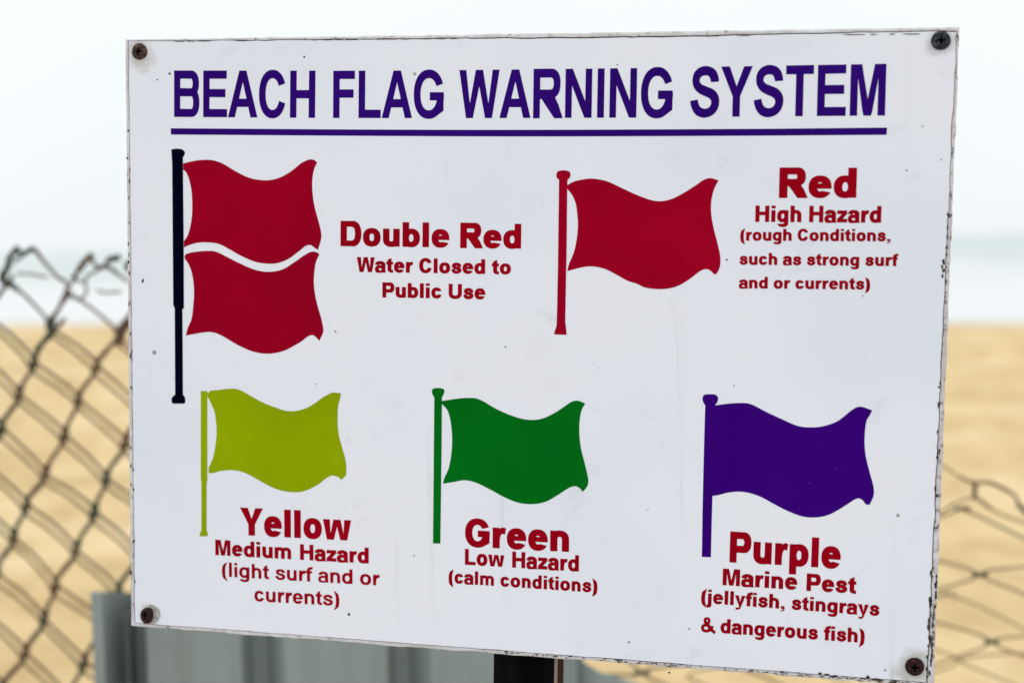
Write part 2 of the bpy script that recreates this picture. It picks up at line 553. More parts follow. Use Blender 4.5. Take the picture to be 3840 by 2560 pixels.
def face_material():
    m, t, b = new_mat('white_sign_vinyl', (0.6, 0.62, 0.66), 0.42, 0.22)
    n1 = noise(t, 4.0, 4, 0.5)
    r1 = ramp(t, [(0.3, (0.71, 0.745, 0.82)), (0.55, (0.775, 0.785, 0.85)), (0.75, (0.79, 0.795, 0.84))])
    t.links.new(n1.outputs['Fac'], r1.inputs[0])
    c = r1.outputs[0]
    # grime: faint smears
    n2 = noise(t, 26, 6, 0.7, dist=0.8)
    r2 = ramp(t, [(0.60, (1, 1, 1)), (0.74, (0.86, 0.855, 0.85))])
    t.links.new(n2.outputs['Fac'], r2.inputs[0])
    c = mixrgb(t, 0.7, c, r2.outputs[0], 'MULTIPLY')
    # faint run marks down the sheet
    n4 = noise(t, 60, 5, 0.6, vec_scale=(1, 1, 0.05))
    r4 = ramp(t, [(0.62, (1, 1, 1)), (0.74, (0.90, 0.89, 0.87))]); t.links.new(n4.outputs['Fac'], r4.inputs[0])
    n5 = noise(t, 5, 2, 0.5)
    r5 = ramp(t, [(0.48, (0, 0, 0)), (0.62, (1, 1, 1))]); t.links.new(n5.outputs['Fac'], r5.inputs[0])
    c = mixrgb(t, r5.outputs[0], c, mixrgb(t, 1.0, c, r4.outputs[0], 'MULTIPLY'))
    # stains that have bled from each screw
    for sx, sy, rad, col in ((524, 205, 0.020, (0.50, 0.45, 0.41)), (3528, 160, 0.016, (0.45, 0.45, 0.47)), (3428, 2505, 0.022, (0.40, 0.39, 0.34)), (560, 2304, 0.014, (0.52, 0.49, 0.44))):
        pw = on_board(sx, sy)
        tg = t.nodes.new('ShaderNodeTexCoord')
        sub = t.nodes.new('ShaderNodeVectorMath'); sub.operation = 'DISTANCE'; sub.inputs[1].default_value = pw
        t.links.new(tg.outputs['Object'], sub.inputs[0])
        nn = noise(t, 70, 4, 0.65)
        mm_ = t.nodes.new('ShaderNodeMath'); mm_.operation = 'MULTIPLY_ADD'; mm_.inputs[1].default_value = -1.0 / rad; mm_.inputs[2].default_value = 0.75
        t.links.new(sub.outputs['Value'], mm_.inputs[0])
        ad_ = t.nodes.new('ShaderNodeMath'); ad_.operation = 'MULTIPLY_ADD'; ad_.inputs[1].default_value = 1.1
        t.links.new(nn.outputs['Fac'], ad_.inputs[0]); t.links.new(mm_.outputs[0], ad_.inputs[2])
        rs = ramp(t, [(0.55, (0, 0, 0)), (1.0, (0.75, 0.75, 0.75))]); t.links.new(ad_.outputs[0], rs.inputs[0])
        c = mixrgb(t, rs.outputs[0], c, col)
    # fly specks
    tcn = t.nodes.new('ShaderNodeTexCoord')
    vo = t.nodes.new('ShaderNodeTexVoronoi'); vo.inputs['Scale'].default_value = 42
    t.links.new(tcn.outputs['Object'], vo.inputs['Vector'])
    wn = noise(t, 13, 2, 0.5)
    lt = t.nodes.new('ShaderNodeMath'); lt.operation = 'LESS_THAN'
    mul = t.nodes.new('ShaderNodeMath'); mul.operation = 'MULTIPLY_ADD'; mul.inputs[1].default_value = 0.34; mul.inputs[2].default_value = -0.165
    t.links.new(wn.outputs['Fac'], mul.inputs[0])
    t.links.new(vo.outputs['Distance'], lt.inputs[0]); t.links.new(mul.outputs[0], lt.inputs[1])
    c = mixrgb(t, lt.outputs[0], c, (0.33, 0.32, 0.31))
    t.links.new(c, b.inputs['Base Color'])
    bn = noise(t, 7, 3, 0.5)
    bump(t, b, bn.outputs['Fac'], 0.12, 0.004)
    return m
M_FACE = face_material()

def rim_material(name, lo, hi):
    m, t, b = new_mat(name, (0.6, 0.6, 0.6), 0.75, 0.1)
    n1 = noise(t, 210, 6, 0.7)
    r1 = ramp(t, [(lo, (0.045, 0.04, 0.038)), (lo + 0.035, (0.32, 0.29, 0.28)), (hi, (0.60, 0.58, 0.60)), (hi + 0.2, (0.70, 0.69, 0.72))])
    t.links.new(n1.outputs['Fac'], r1.inputs[0])
    n2 = noise(t, 22, 4, 0.6)
    r2 = ramp(t, [(0.4, (0.82, 0.78, 0.76)), (0.6, (1, 1, 1))]); t.links.new(n2.outputs['Fac'], r2.inputs[0])
    c = mixrgb(t, 0.8, r1.outputs[0], r2.outputs[0], 'MULTIPLY')
    t.links.new(c, b.inputs['Base Color'])
    bump(t, b, n1.outputs['Fac'], 0.6, 0.0012)
    return m
M_RIM = rim_material('weathered_white_edge', 0.30, 0.42)
M_RIM_W = rim_material('worn_chipped_edge', 0.37, 0.47)
M_CHIP, tt, bb_ = new_mat('exposed_dark_core', (0.03, 0.026, 0.022), 0.9, 0.05)
_n = noise(tt, 300, 4, 0.7); _r = ramp(tt, [(0.35, (0.012, 0.01, 0.009)), (0.6, (0.09, 0.075, 0.06))]); tt.links.new(_n.outputs['Fac'], _r.inputs[0]); tt.links.new(_r.outputs[0], bb_.inputs['Base Color'])

def ink(name, rgb, rough=0.45):
    m, t, b = new_mat(name, rgb, 0.65, 0.0)
    n1 = noise(t, 9, 4, 0.6)
    lo = tuple(c * 0.9 for c in rgb); hi = tuple(min(1, c * 1.1) for c in rgb)
    r1 = ramp(t, [(0.35, lo), (0.65, hi)]); t.links.new(n1.outputs['Fac'], r1.inputs[0])
    tcn = t.nodes.new('ShaderNodeTexCoord')
    vo = t.nodes.new('ShaderNodeTexVoronoi'); vo.inputs['Scale'].default_value = 55
    t.links.new(tcn.outputs['Object'], vo.inputs['Vector'])
    lt = t.nodes.new('ShaderNodeMath'); lt.operation = 'LESS_THAN'; lt.inputs[1].default_value = 0.022
    t.links.new(vo.outputs['Distance'], lt.inputs[0])
    fade = tuple(0.75 * c + 0.1 for c in rgb)
    c = mixrgb(t, lt.outputs[0], r1.outputs[0], fade)
    t.links.new(c, b.inputs['Base Color'])
    return m
I_TITLE = ink('indigo_print', (0.026, 0.0035, 0.15))
I_RED = ink('crimson_print', (0.30, 0.0012, 0.016))
I_TEXT = ink('dark_red_print', (0.29, 0.0012, 0.009))
I_NAVY = ink('black_navy_print', (0.0012, 0.0018, 0.01))
I_YEL = ink('olive_yellow_print', (0.26, 0.345, 0.002))
I_GRN = ink('green_print', (0.0012, 0.135, 0.009))
I_PUR = ink('purple_print', (0.036, 0.0015, 0.165))

# --- board
cTL, cTR, cBR, cBL = uv(467, 147), uv(3600, 100), uv(3502, 2578), uv(488, 2347)
iTL, iTR, iBR, iBL = uv(483, 155), uv(3586, 121), uv(3474, 2556), uv(507, 2333)
TH = 0.012
prn = random.Random(3)
def edge_pts(a, b_, n, jit):
    out_ = []
    d = (b_ - a); nn = Vector((-d.y, d.x)).normalized()
    ph = prn.uniform(0, 6)
    for i in range(n):
        f = i / n
        j = jit * (0.5 * math.sin(f * 37 + ph) + 0.5 * math.sin(f * 91 + 2 * ph)) + prn.uniform(-jit, jit) * 0.8
        if i == 0: j = 0
        out_.append(a + d * f + nn * j)
    return out_
NE = 110
outer = edge_pts(cTL, cTR, NE, 0.00022) + edge_pts(cTR, cBR, NE, 0.0003) + edge_pts(cBR, cBL, NE, 0.00045) + edge_pts(cBL, cTL, NE, 0.0002)
inner = edge_pts(iTL, iTR, NE, 0.00028) + edge_pts(iTR, iBR, NE, 0.00035) + edge_pts(iBR, iBL, NE, 0.00018) + edge_pts(iBL, iTL, NE, 0.00018)
# the top sheet lifts in a shallow wave along the top edge
for i in range(NE):
    f = i / NE
    inner[i] = inner[i] + Vector((0, -0.0011 * math.sin(f * 3.1) - 0.0007 * math.sin(f * 11 + 1) * f))
n4 = len(outer)
# body with rounded edge: rings from the groove outwards and back
cen = (cTL + cTR + cBR + cBL) / 4
def inset(p, d):
    v = (cen - p)
    return Vector((p.x + math.copysign(min(abs(v.x), d), v.x), p.y + math.copysign(min(abs(v.y), d), v.y)))
rings = []
rings.append([(p.x, p.y, -0.0016) for p in [inset(q, 0.0004) for q in inner]])      # groove floor (under the sheet edge)
rings.append([(q.x + (o.x - q.x) * 0.1, q.y + (o.y - q.y) * 0.1, -0.0014) for q, o in zip(inner, outer)])
rings.append([(q.x + (o.x - q.x) * 0.2, q.y + (o.y - q.y) * 0.2, 0.0) for q, o in zip(inner, outer)])
rings.append([(q.x + (o.x - q.x) * 0.62, q.y + (o.y - q.y) * 0.62, -0.0002) for q, o in zip(inner, outer)])
rings.append([(q.x + (o.x - q.x) * 0.9, q.y + (o.y - q.y) * 0.9, -0.0011) for q, o in zip(inner, outer)])
rings.append([(o.x, o.y, -0.0028) for o in outer])
rings.append([(o.x, o.y, -TH) for o in outer])
V = [v for rg in rings for v in rg]
F, fm = [], []
for rI in range(len(rings) - 1):
    for i in range(n4):
        j = (i + 1) % n4
        F.append((rI * n4 + i, rI * n4 + j, (rI + 1) * n4 + j, (rI + 1) * n4 + i))
        sidei = i // NE
        fm.append(2 if rI in (0, 1) and (sidei == 0 or (sidei == 1 and rI == 0)) else (1 if sidei == 1 or (sidei == 2 and i % NE < 60) else 0))
F.append(tuple(range(n4)))            # closed front, under the sheet
fm.append(2)
F.append(tuple(range((len(rings) - 1) * n4, len(rings) * n4))); fm.append(0)
bobj('board', V, F, mats=[M_RIM, M_RIM_W, M_CHIP], fm=fm)
# printed sheet on the board
zf = 0.0
front = [(p.x, p.y, zf) for p in inner]
back = [(p.x, p.y, -0.0013) for p in inner]
F = [tuple(range(n4))] + [(i, (i + 1) % n4, n4 + (i + 1) % n4, n4 + i) for i in range(n4)]
face = bobj('face_sheet', front + back, F, mats=[M_FACE, M_RIM], fm=[0] + [1] * n4)

# chips broken out along the edges
def flake(cx, cy, rx, ry, z, mat, name='edge_chip', parent=None, n=9):
    c = uv(cx, cy)
    pts = []
    for k in range(n):
        a = 2 * math.pi * k / n
        rr = prn.uniform(0.6, 1.15)
        q = uv(cx + rx * rr * math.cos(a), cy + ry * rr * math.sin(a))
        pts.append(q)
    V = [(c.x, c.y, z + 0.00006)] + [(q.x, q.y, z) for q in pts] + [(q.x, q.y, z - 0.0004) for q in pts]
    F = [(0, 1 + k, 1 + (k + 1) % n) for k in range(n)] + [(1 + k, 1 + n + k, 1 + n + (k + 1) % n, 1 + (k + 1) % n) for k in range(n)]
    return V, F
def joined_flakes(name, specs, mat, parent=None):
    V, F = [], []
    for s_ in specs:
        v, f = flake(*s_, mat)
        o = len(V); V += v; F += [tuple(x + o for x in g) for g in f]
    ob = bobj(name, V, F, mat, parent)
    ob['kind'] = 'stuff'
    return ob
chips = []
for i in range(62):                  # right edge crack
    f = prn.random()
    x = 3586 + (3474 - 3586) * f + prn.uniform(-3, 5)
    y = 121 + (2556 - 121) * f
    if prn.random() < 0.12 + 0.8 * math.sin(f * 11 + 1) ** 4 + (0.5 if f > 0.8 else 0) and f > 0.1:
        chips.append((x, y, prn.uniform(2, 4.5), prn.uniform(4, 16), 0.00025))
for i in range(24):                   # lower right edge, outside
    f = prn.random()
    x = 3520 - 30 * f + prn.uniform(-3, 3); y = 2100 + 450 * f
    chips.append((x - 4, y, prn.uniform(2, 5), prn.uniform(5, 18), 0.0002))
for x, y in ((3538, 978), (3540, 985), (3533, 1000), (3537, 1015), (3534, 1035), (3523, 1690), (3515, 1715)):
    chips.append((x, y, 5, 9, 0.0003))
for i in range(60):                   # bottom edge, right half
    f = prn.random() ** 0.8
    x = 1900 + 1550 * f
    y = 2347 + 0.0766 * (x - 488) - 13 + prn.uniform(-3, 6)
    chips.append((x, y, prn.uniform(3, 12), prn.uniform(1.2, 2.6), 0.0002))
for x, y, a_, b_ in ((3075, 2523, 8, 5), (3100, 2527, 14, 3), (3130, 2532, 12, 3), (3255, 2538, 9, 7), (3280, 2545, 20, 4), (3300, 2550, 14, 4), (3345, 2558, 16, 4), (3240, 2542, 18, 2)):
    chips.append((x, y, a_, b_, 0.0003))
for i in range(34):                   # top crack
    f = prn.random()
    x = 600 + 2900 * f; y = 158 - 31 * (x - 467) / 3100
    chips.append((x, y, prn.uniform(8, 30), prn.uniform(1.2, 2.2), 0.0003))
for i in range(26):                   # left edge
    f = prn.random()
    chips.append((476 + 24 * f + prn.uniform(-2, 10), 420 + 1900 * f, prn.uniform(1.5, 3), prn.uniform(3, 10), 0.0003))
joined_flakes('edge_chips', chips, M_CHIP)
specks = [(1309, 2302, 5, 7), (536, 1053, 4, 8), (2726, 974, 4, 4), (1141, 214, 4, 4), (2315, 244, 3, 3), (1259, 1243, 4, 3), (3460, 475, 3, 3), (3530, 600, 3, 3), (490, 2145, 4, 7), (507, 2180, 3, 5),
          (636, 277, 4, 4), (3319, 2511, 5, 3), (2510, 2520, 5, 3), (590, 300, 3, 3), (2585, 2356, 3, 3), (1553, 2082, 3, 3), (2753, 1445, 3, 3), (1895, 1300, 3, 3), (3400, 640, 3, 3), (3235, 1110, 3, 3), (1185, 1440, 3, 2), (2430, 1910, 3, 2)]
joined_flakes('dirt_specks', [(x, y, a_, b_, 0.0003) for x, y, a_, b_ in specks], M_CHIP)

# --- post
def post_material():
    m, t, b = new_mat('black_painted_post', (0.004, 0.004, 0.005), 0.85, 0.02)
    n1 = noise(t, 30, 4, 0.6, vec_scale=(1, 1, 0.1)); r1 = ramp(t, [(0.35, (0.002, 0.0018, 0.0025)), (0.7, (0.010, 0.009, 0.010))])
    t.links.new(n1.outputs['Fac'], r1.inputs[0]); t.links.new(r1.outputs[0], b.inputs['Base Color'])
    return m
def wood_material():
    m, t, b = new_mat('bare_worn_wood', (0.3, 0.22, 0.17), 0.8, 0.1)
    n1 = noise(t, 60, 5, 0.65, vec_scale=(1, 1, 0.06)); r1 = ramp(t, [(0.3, (0.13, 0.075, 0.05)), (0.5, (0.34, 0.25, 0.20)), (0.7, (0.42, 0.33, 0.28))])
    t.links.new(n1.outputs['Fac'], r1.inputs[0]); t.links.new(r1.outputs[0], b.inputs['Base Color'])
    bump(t, b, n1.outputs['Fac'], 0.4, 0.001)
    return m
M_POST, M_WOOD = post_material(), wood_material()
M_BROWN, _, _ = new_mat('dark_brown_stain', (0.02, 0.009, 0.006), 0.8, 0.05)
pl, pr = uv(1838, 2450).x, uv(2068, 2470).x
vb = uv(1965, 2450).y
ptop = -0.06
pbot = vb - 1.02
z0, z1 = -TH - 0.001, -TH - 0.028
Vp = []
for v_ in (ptop, pbot):
    Vp += [(pl, v_, z0), (pr, v_, z0), (pr, v_, z1), (pl, v_, z1)]
pb_ = [BM @ Vector(v) for v in Vp]
dz = min(p.z for p in pb_[4:])
for k in range(4, 8):                  # cut level with the sand
    a, b_ = pb_[k - 4], pb_[k]
    pb_[k] = a + (b_ - a) * ((a.z + 0.05) / (a.z - b_.z))
mesh_obj('post', pb_, [(0, 1, 5, 4), (1, 2, 6, 5), (2, 3, 7, 6), (3, 0, 4, 7), (0, 3, 2, 1), (4, 5, 6, 7)], parent=sign, mats=[M_POST, M_WOOD], fm=[0, 0, 0, 0, 0, 0])
# thin batten nailed to the right side of the post
Vp = []
for v_ in (ptop - 0.01, pbot):
    Vp += [(pr + 0.0002, v_, z0 + 0.0006), (pr + 0.0026, v_, z0 + 0.0006), (pr + 0.0026, v_, z1), (pr + 0.0002, v_, z1)]
pb_ = [BM @ Vector(v) for v in Vp]
for k in range(4, 8):
    a, b_ = pb_[k - 4], pb_[k]
    pb_[k] = a + (b_ - a) * ((a.z + 0.05) / (a.z - b_.z))
mesh_obj('batten', pb_, [(0, 1, 5, 4), (1, 2, 6, 5), (2, 3, 7, 6), (3, 0, 4, 7), (0, 3, 2, 1), (4, 5, 6, 7)], parent=sign, mats=[M_WOOD, M_BROWN], fm=[0, 1, 1, 1, 1, 1])

# --- screws
def rust_material(name, c1, c2, c3):
    m, t, b = new_mat(name, c1, 0.7, 0.25, 0.2)
    n1 = noise(t, 420, 4, 0.7); r1 = ramp(t, [(0.35, c1), (0.55, c2), (0.72, c3)])
    t.links.new(n1.outputs['Fac'], r1.inputs[0]); t.links.new(r1.outputs[0], b.inputs['Base Color'])
    bump(t, b, n1.outputs['Fac'], 0.7, 0.0008)
    return m
S_BROWN = rust_material('rusted_brown_screw', (0.012, 0.007, 0.006), (0.075, 0.042, 0.032), (0.22, 0.14, 0.11))
S_BLACK = rust_material('blackened_screw', (0.006, 0.007, 0.012), (0.025, 0.028, 0.04), (0.13, 0.14, 0.17))
S_DARK = rust_material('dark_red_rust_screw', (0.006, 0.002, 0.002), (0.03, 0.006, 0.006), (0.10, 0.03, 0.025))
S_HOLE, _, _ = new_mat('screw_recess', (0.004, 0.003, 0.003), 0.9, 0.02)
S_WASH = rust_material('pale_washer', (0.22, 0.2, 0.18), (0.5, 0.49, 0.47), (0.6, 0.6, 0.6))

def screw(px, py, rpx, mat, label, tilt=0, domed=True, washer=None):
    c = uv(px, py)
    r = (uv(px + rpx, py) - c).length
    loc = BM @ Vector((c.x, c.y, 0.0))
    hd = None
    seg = 28
    profile = [(0.30, 0.30), (0.34, 0.36), (0.55, 0.34), (0.80, 0.25), (0.94, 0.13), (1.0, 0.03), (1.0, -0.10)]
    Tl = Matrix.Rotation(R(tilt), 4, 'Y') @ Matrix.Rotation(R(tilt * 0.6), 4, 'X')
    V, F = [], []
    # cross recess: inner ring follows a cross outline
    def ringv(fr, h, cross=0.0):
        for k in range(seg):
            a = 2 * math.pi * k / seg
            f = fr * (1 + cross * (math.cos(4 * a) * 0.6)) * (1 + 0.012 * math.sin(3 * a + px))
            v = Tl @ Vector((math.cos(a) * f * r, math.sin(a) * f * r, h * r))
            V.append((c.x + v.x, c.y + v.y, 0.0004 + v.z + (0.0004 if tilt else 0)))
    for i, (fr, h) in enumerate(profile): ringv(fr, h, 0.9 if i < 2 else 0.0)
    ns = len(profile)
    for i in range(ns - 1):
        for k in range(seg):
            k2 = (k + 1) % seg
            F.append((i * seg + k, i * seg + k2, (i + 1) * seg + k2, (i + 1) * seg + k))
    root = bobj('screw_head', V, F, mat, sign, smooth=True)
    if label: root['label'] = label
    V2, F2 = [], []
    for fr, h in ((0.30, 0.34), (0.16, 0.05), (0.0, 0.02)):
        for k in range(seg):
            a = 2 * math.pi * k / seg
            f = fr * (1 + 0.9 * math.cos(4 * a) * 0.6)
            v = Tl @ Vector((math.cos(a) * f * r, math.sin(a) * f * r, h * r))
            V2.append((c.x + v.x, c.y + v.y, 0.0004 + v.z + (0.0004 if tilt else 0)))
    for i in range(2):
        for k in range(seg):
            k2 = (k + 1) % seg
            F2.append((i * seg + k, i * seg + k2, (i + 1) * seg + k2, (i + 1) * seg + k))
    bobj('screw_recess', V2, F2, S_HOLE, root, smooth=True)
    if washer:
        wx, wy, wr, wm = washer
        c2 = uv(wx, wy); r2 = (uv(wx + wr, wy) - c2).length
        V3, F3 = [], []
        for fr, h in ((0.45, 0.0003), (0.80, 0.00055), (0.93, 0.0005), (1.0, 0.0002), (1.0, -0.0006)):
            for k in range(36):
                a = 2 * math.pi * k / 36
                rr = fr * r2 * (1 + 0.03 * math.sin(2 * a + 1) + 0.015 * math.sin(5 * a))
                V3.append((c2.x + math.cos(a) * rr, c2.y + math.sin(a) * rr, h))
        for i in range(4):
            for k in range(36):
                k2 = (k + 1) % 36
                F3.append((i * 36 + k, i * 36 + k2, (i + 1) * 36 + k2, (i + 1) * 36 + k))
        bobj('washer', V3, F3, wm, root, smooth=True)
screw(524, 194, 28.5, S_BROWN, 'rusted brown screw')
screw(3528, 153, 37, S_BLACK, 'blackened screw')
screw(3430, 2497.5, 36, S_DARK, 'dark red rusted screw')
screw(552, 2304, 29, S_DARK, 'dark tilted screw on a pale washer', tilt=-20, washer=(567, 2301, 34, S_WASH))

# ------------------------------------------------------------------ lettering (glyphs drawn as implicit shapes, traced to outlines)
class G:
    """2-D field on a grid; negative inside"""
    def __init__(s, w, step=8, y0=-240, y1=770, x0=-80):
        s.step = step
        s.xs = np.arange(x0, w + 90, step, dtype=float)
        s.ys = np.arange(y0, y1, step, dtype=float)
        s.X, s.Y = np.meshgrid(s.xs, s.ys)
        s.f = np.full(s.X.shape, 999.0)
    def poly(s, pts):
        P = np.array(pts, float)
        X, Y = s.X, s.Y
        d = np.full(X.shape, 1e18); inside = np.zeros(X.shape, bool)
        n = len(P)
        for i in range(n):
            a, b = P[i], P[(i + 1) % n]
            e = b - a; L = e @ e
            if L < 1e-9: continue
            t = np.clip(((X - a[0]) * e[0] + (Y - a[1]) * e[1]) / L, 0, 1)
            dx = X - a[0] - t * e[0]; dy = Y - a[1] - t * e[1]
            d = np.minimum(d, dx * dx + dy * dy)
            if a[1] != b[1]:
                c = ((a[1] > Y) != (b[1] > Y)) & (X < (b[0] - a[0]) * (Y - a[1]) / (b[1] - a[1]) + a[0])
                inside ^= c
        d = np.sqrt(d)
        return np.where(inside, -d, d)
    def rect(s, x0, y0, x1, y1):
        return np.maximum(np.maximum(x0 - s.X, s.X - x1), np.maximum(y0 - s.Y, s.Y - y1))
    def ell(s, cx, cy, rx, ry, n=2.25):
        u = (np.abs((s.X - cx) / rx)) ** n + (np.abs((s.Y - cy) / ry)) ** n
        return (u ** (1 / n) - 1) * min(rx, ry)
    def add(s, f): s.f = np.minimum(s.f, f); return s
    def cut(s, f): s.f = np.maximum(s.f, -f); return s
    def ring(s, cx, cy, rx, ry, a, b, n=2.25):
        return np.maximum(s.ell(cx, cy, rx, ry, n), -s.ell(cx, cy, max(rx - a, 5), max(ry - b, 5), n))

def inter(*a):
    r = a[0]
    for b in a[1:]: r = np.maximum(r, b)
    return r

S_SHAPE = [((2025, 312), 1), (2015, 250), (1990, 195), (1945, 158), (1885, 143), (1825, 155), (1780, 190), (1752, 240), (1745, 300), (1752, 350), (1775, 400), (1815, 440), (1870, 470), (1915, 490), (1942, 515), (1952, 550), (1942, 590), (1915, 618), (1875, 625), (1840, 612), (1815, 580), ((1800, 520), 1), ((1725, 535), 1), (1735, 590), (1760, 650), (1800, 695), (1860, 718), (1915, 712), (1970, 685), (2010, 635), (2030, 570), (2028, 500), (2005, 445), (1965, 405), (1910, 380), (1850, 355), (1822, 325), (1818, 290), (1835, 255), (1870, 240), (1905, 242), (1930, 265), ((1945, 318), 1)]

def smooth_closed(raw, n=5):
    """closed outline: plain points are smooth, ((x, y), 1) are corners"""
    P = [(Vector(p[0]) if isinstance(p[0], tuple) else Vector(p)) for p in raw]
    C = [isinstance(p[0], tuple) for p in raw]
    L = len(P); out_ = []
    for i in range(L):
        p1, p2 = P[i], P[(i + 1) % L]
        p0 = P[(i - 1) % L] if not C[i] else p1 - (p2 - p1)
        p3 = P[(i + 2) % L] if not C[(i + 1) % L] else p2 + (p2 - p1)
        if C[i] and C[(i + 1) % L]:
            out_.append(p1.copy()); continue
        m1 = (p2 - p0) * 0.5; m2 = (p3 - p1) * 0.5
        lim = (p2 - p1).length * 1.1
        if m1.length > lim: m1 = m1.normalized() * lim
        if m2.length > lim: m2 = m2.normalized() * lim
        for k in range(n):
            t = k / n
            h1 = 2 * t ** 3 - 3 * t * t + 1; h2 = t ** 3 - 2 * t * t + t; h3 = -2 * t ** 3 + 3 * t * t; h4 = t ** 3 - t * t
            out_.append(p1 * h1 + m1 * h2 + p2 * h3 + m2 * h4)
    return out_

def s_outline(x0, x1, y0, y1):
    o = smooth_closed(S_SHAPE, 4)
    return [(x0 + (p.x - 1725) / 305 * (x1 - x0), y0 + (718 - p.y) / 575 * (y1 - y0)) for p in o]

ADV_BOLD = dict(A=722, B=722, C=722, D=722, E=667, F=611, G=778, H=722, I=278, L=611, M=833, N=722, P=667, R=722, S=667, T=611, U=722, W=944, Y=667,
                a=556, b=611, c=556, d=611, e=556, f=333, g=611, h=611, i=278, j=278, l=278, m=889, n=611, o=611, p=611, r=389, s=556, t=333, u=611, w=778, y=556, z=500)
ADV_BOLD.update({'(': 333, ')': 333, ',': 278, '&': 722, ' ': 278})
ADV_BLK = dict(A=778, B=778, C=778, D=778, E=722, F=667, G=833, H=833, I=389, L=667, M=944, N=833, P=722, R=778, S=722, T=722, U=833, W=1000, Y=778,
               a=640, b=667, c=640, d=667, e=655, f=375, g=667, h=667, i=333, j=333, l=333, m=1000, n=667, o=667, p=667, r=455, s=610, t=420, u=667, w=944, y=620, z=556)
ADV_BLK.update({'(': 385, ')': 385, ',': 333, '&': 850, ' ': 300})

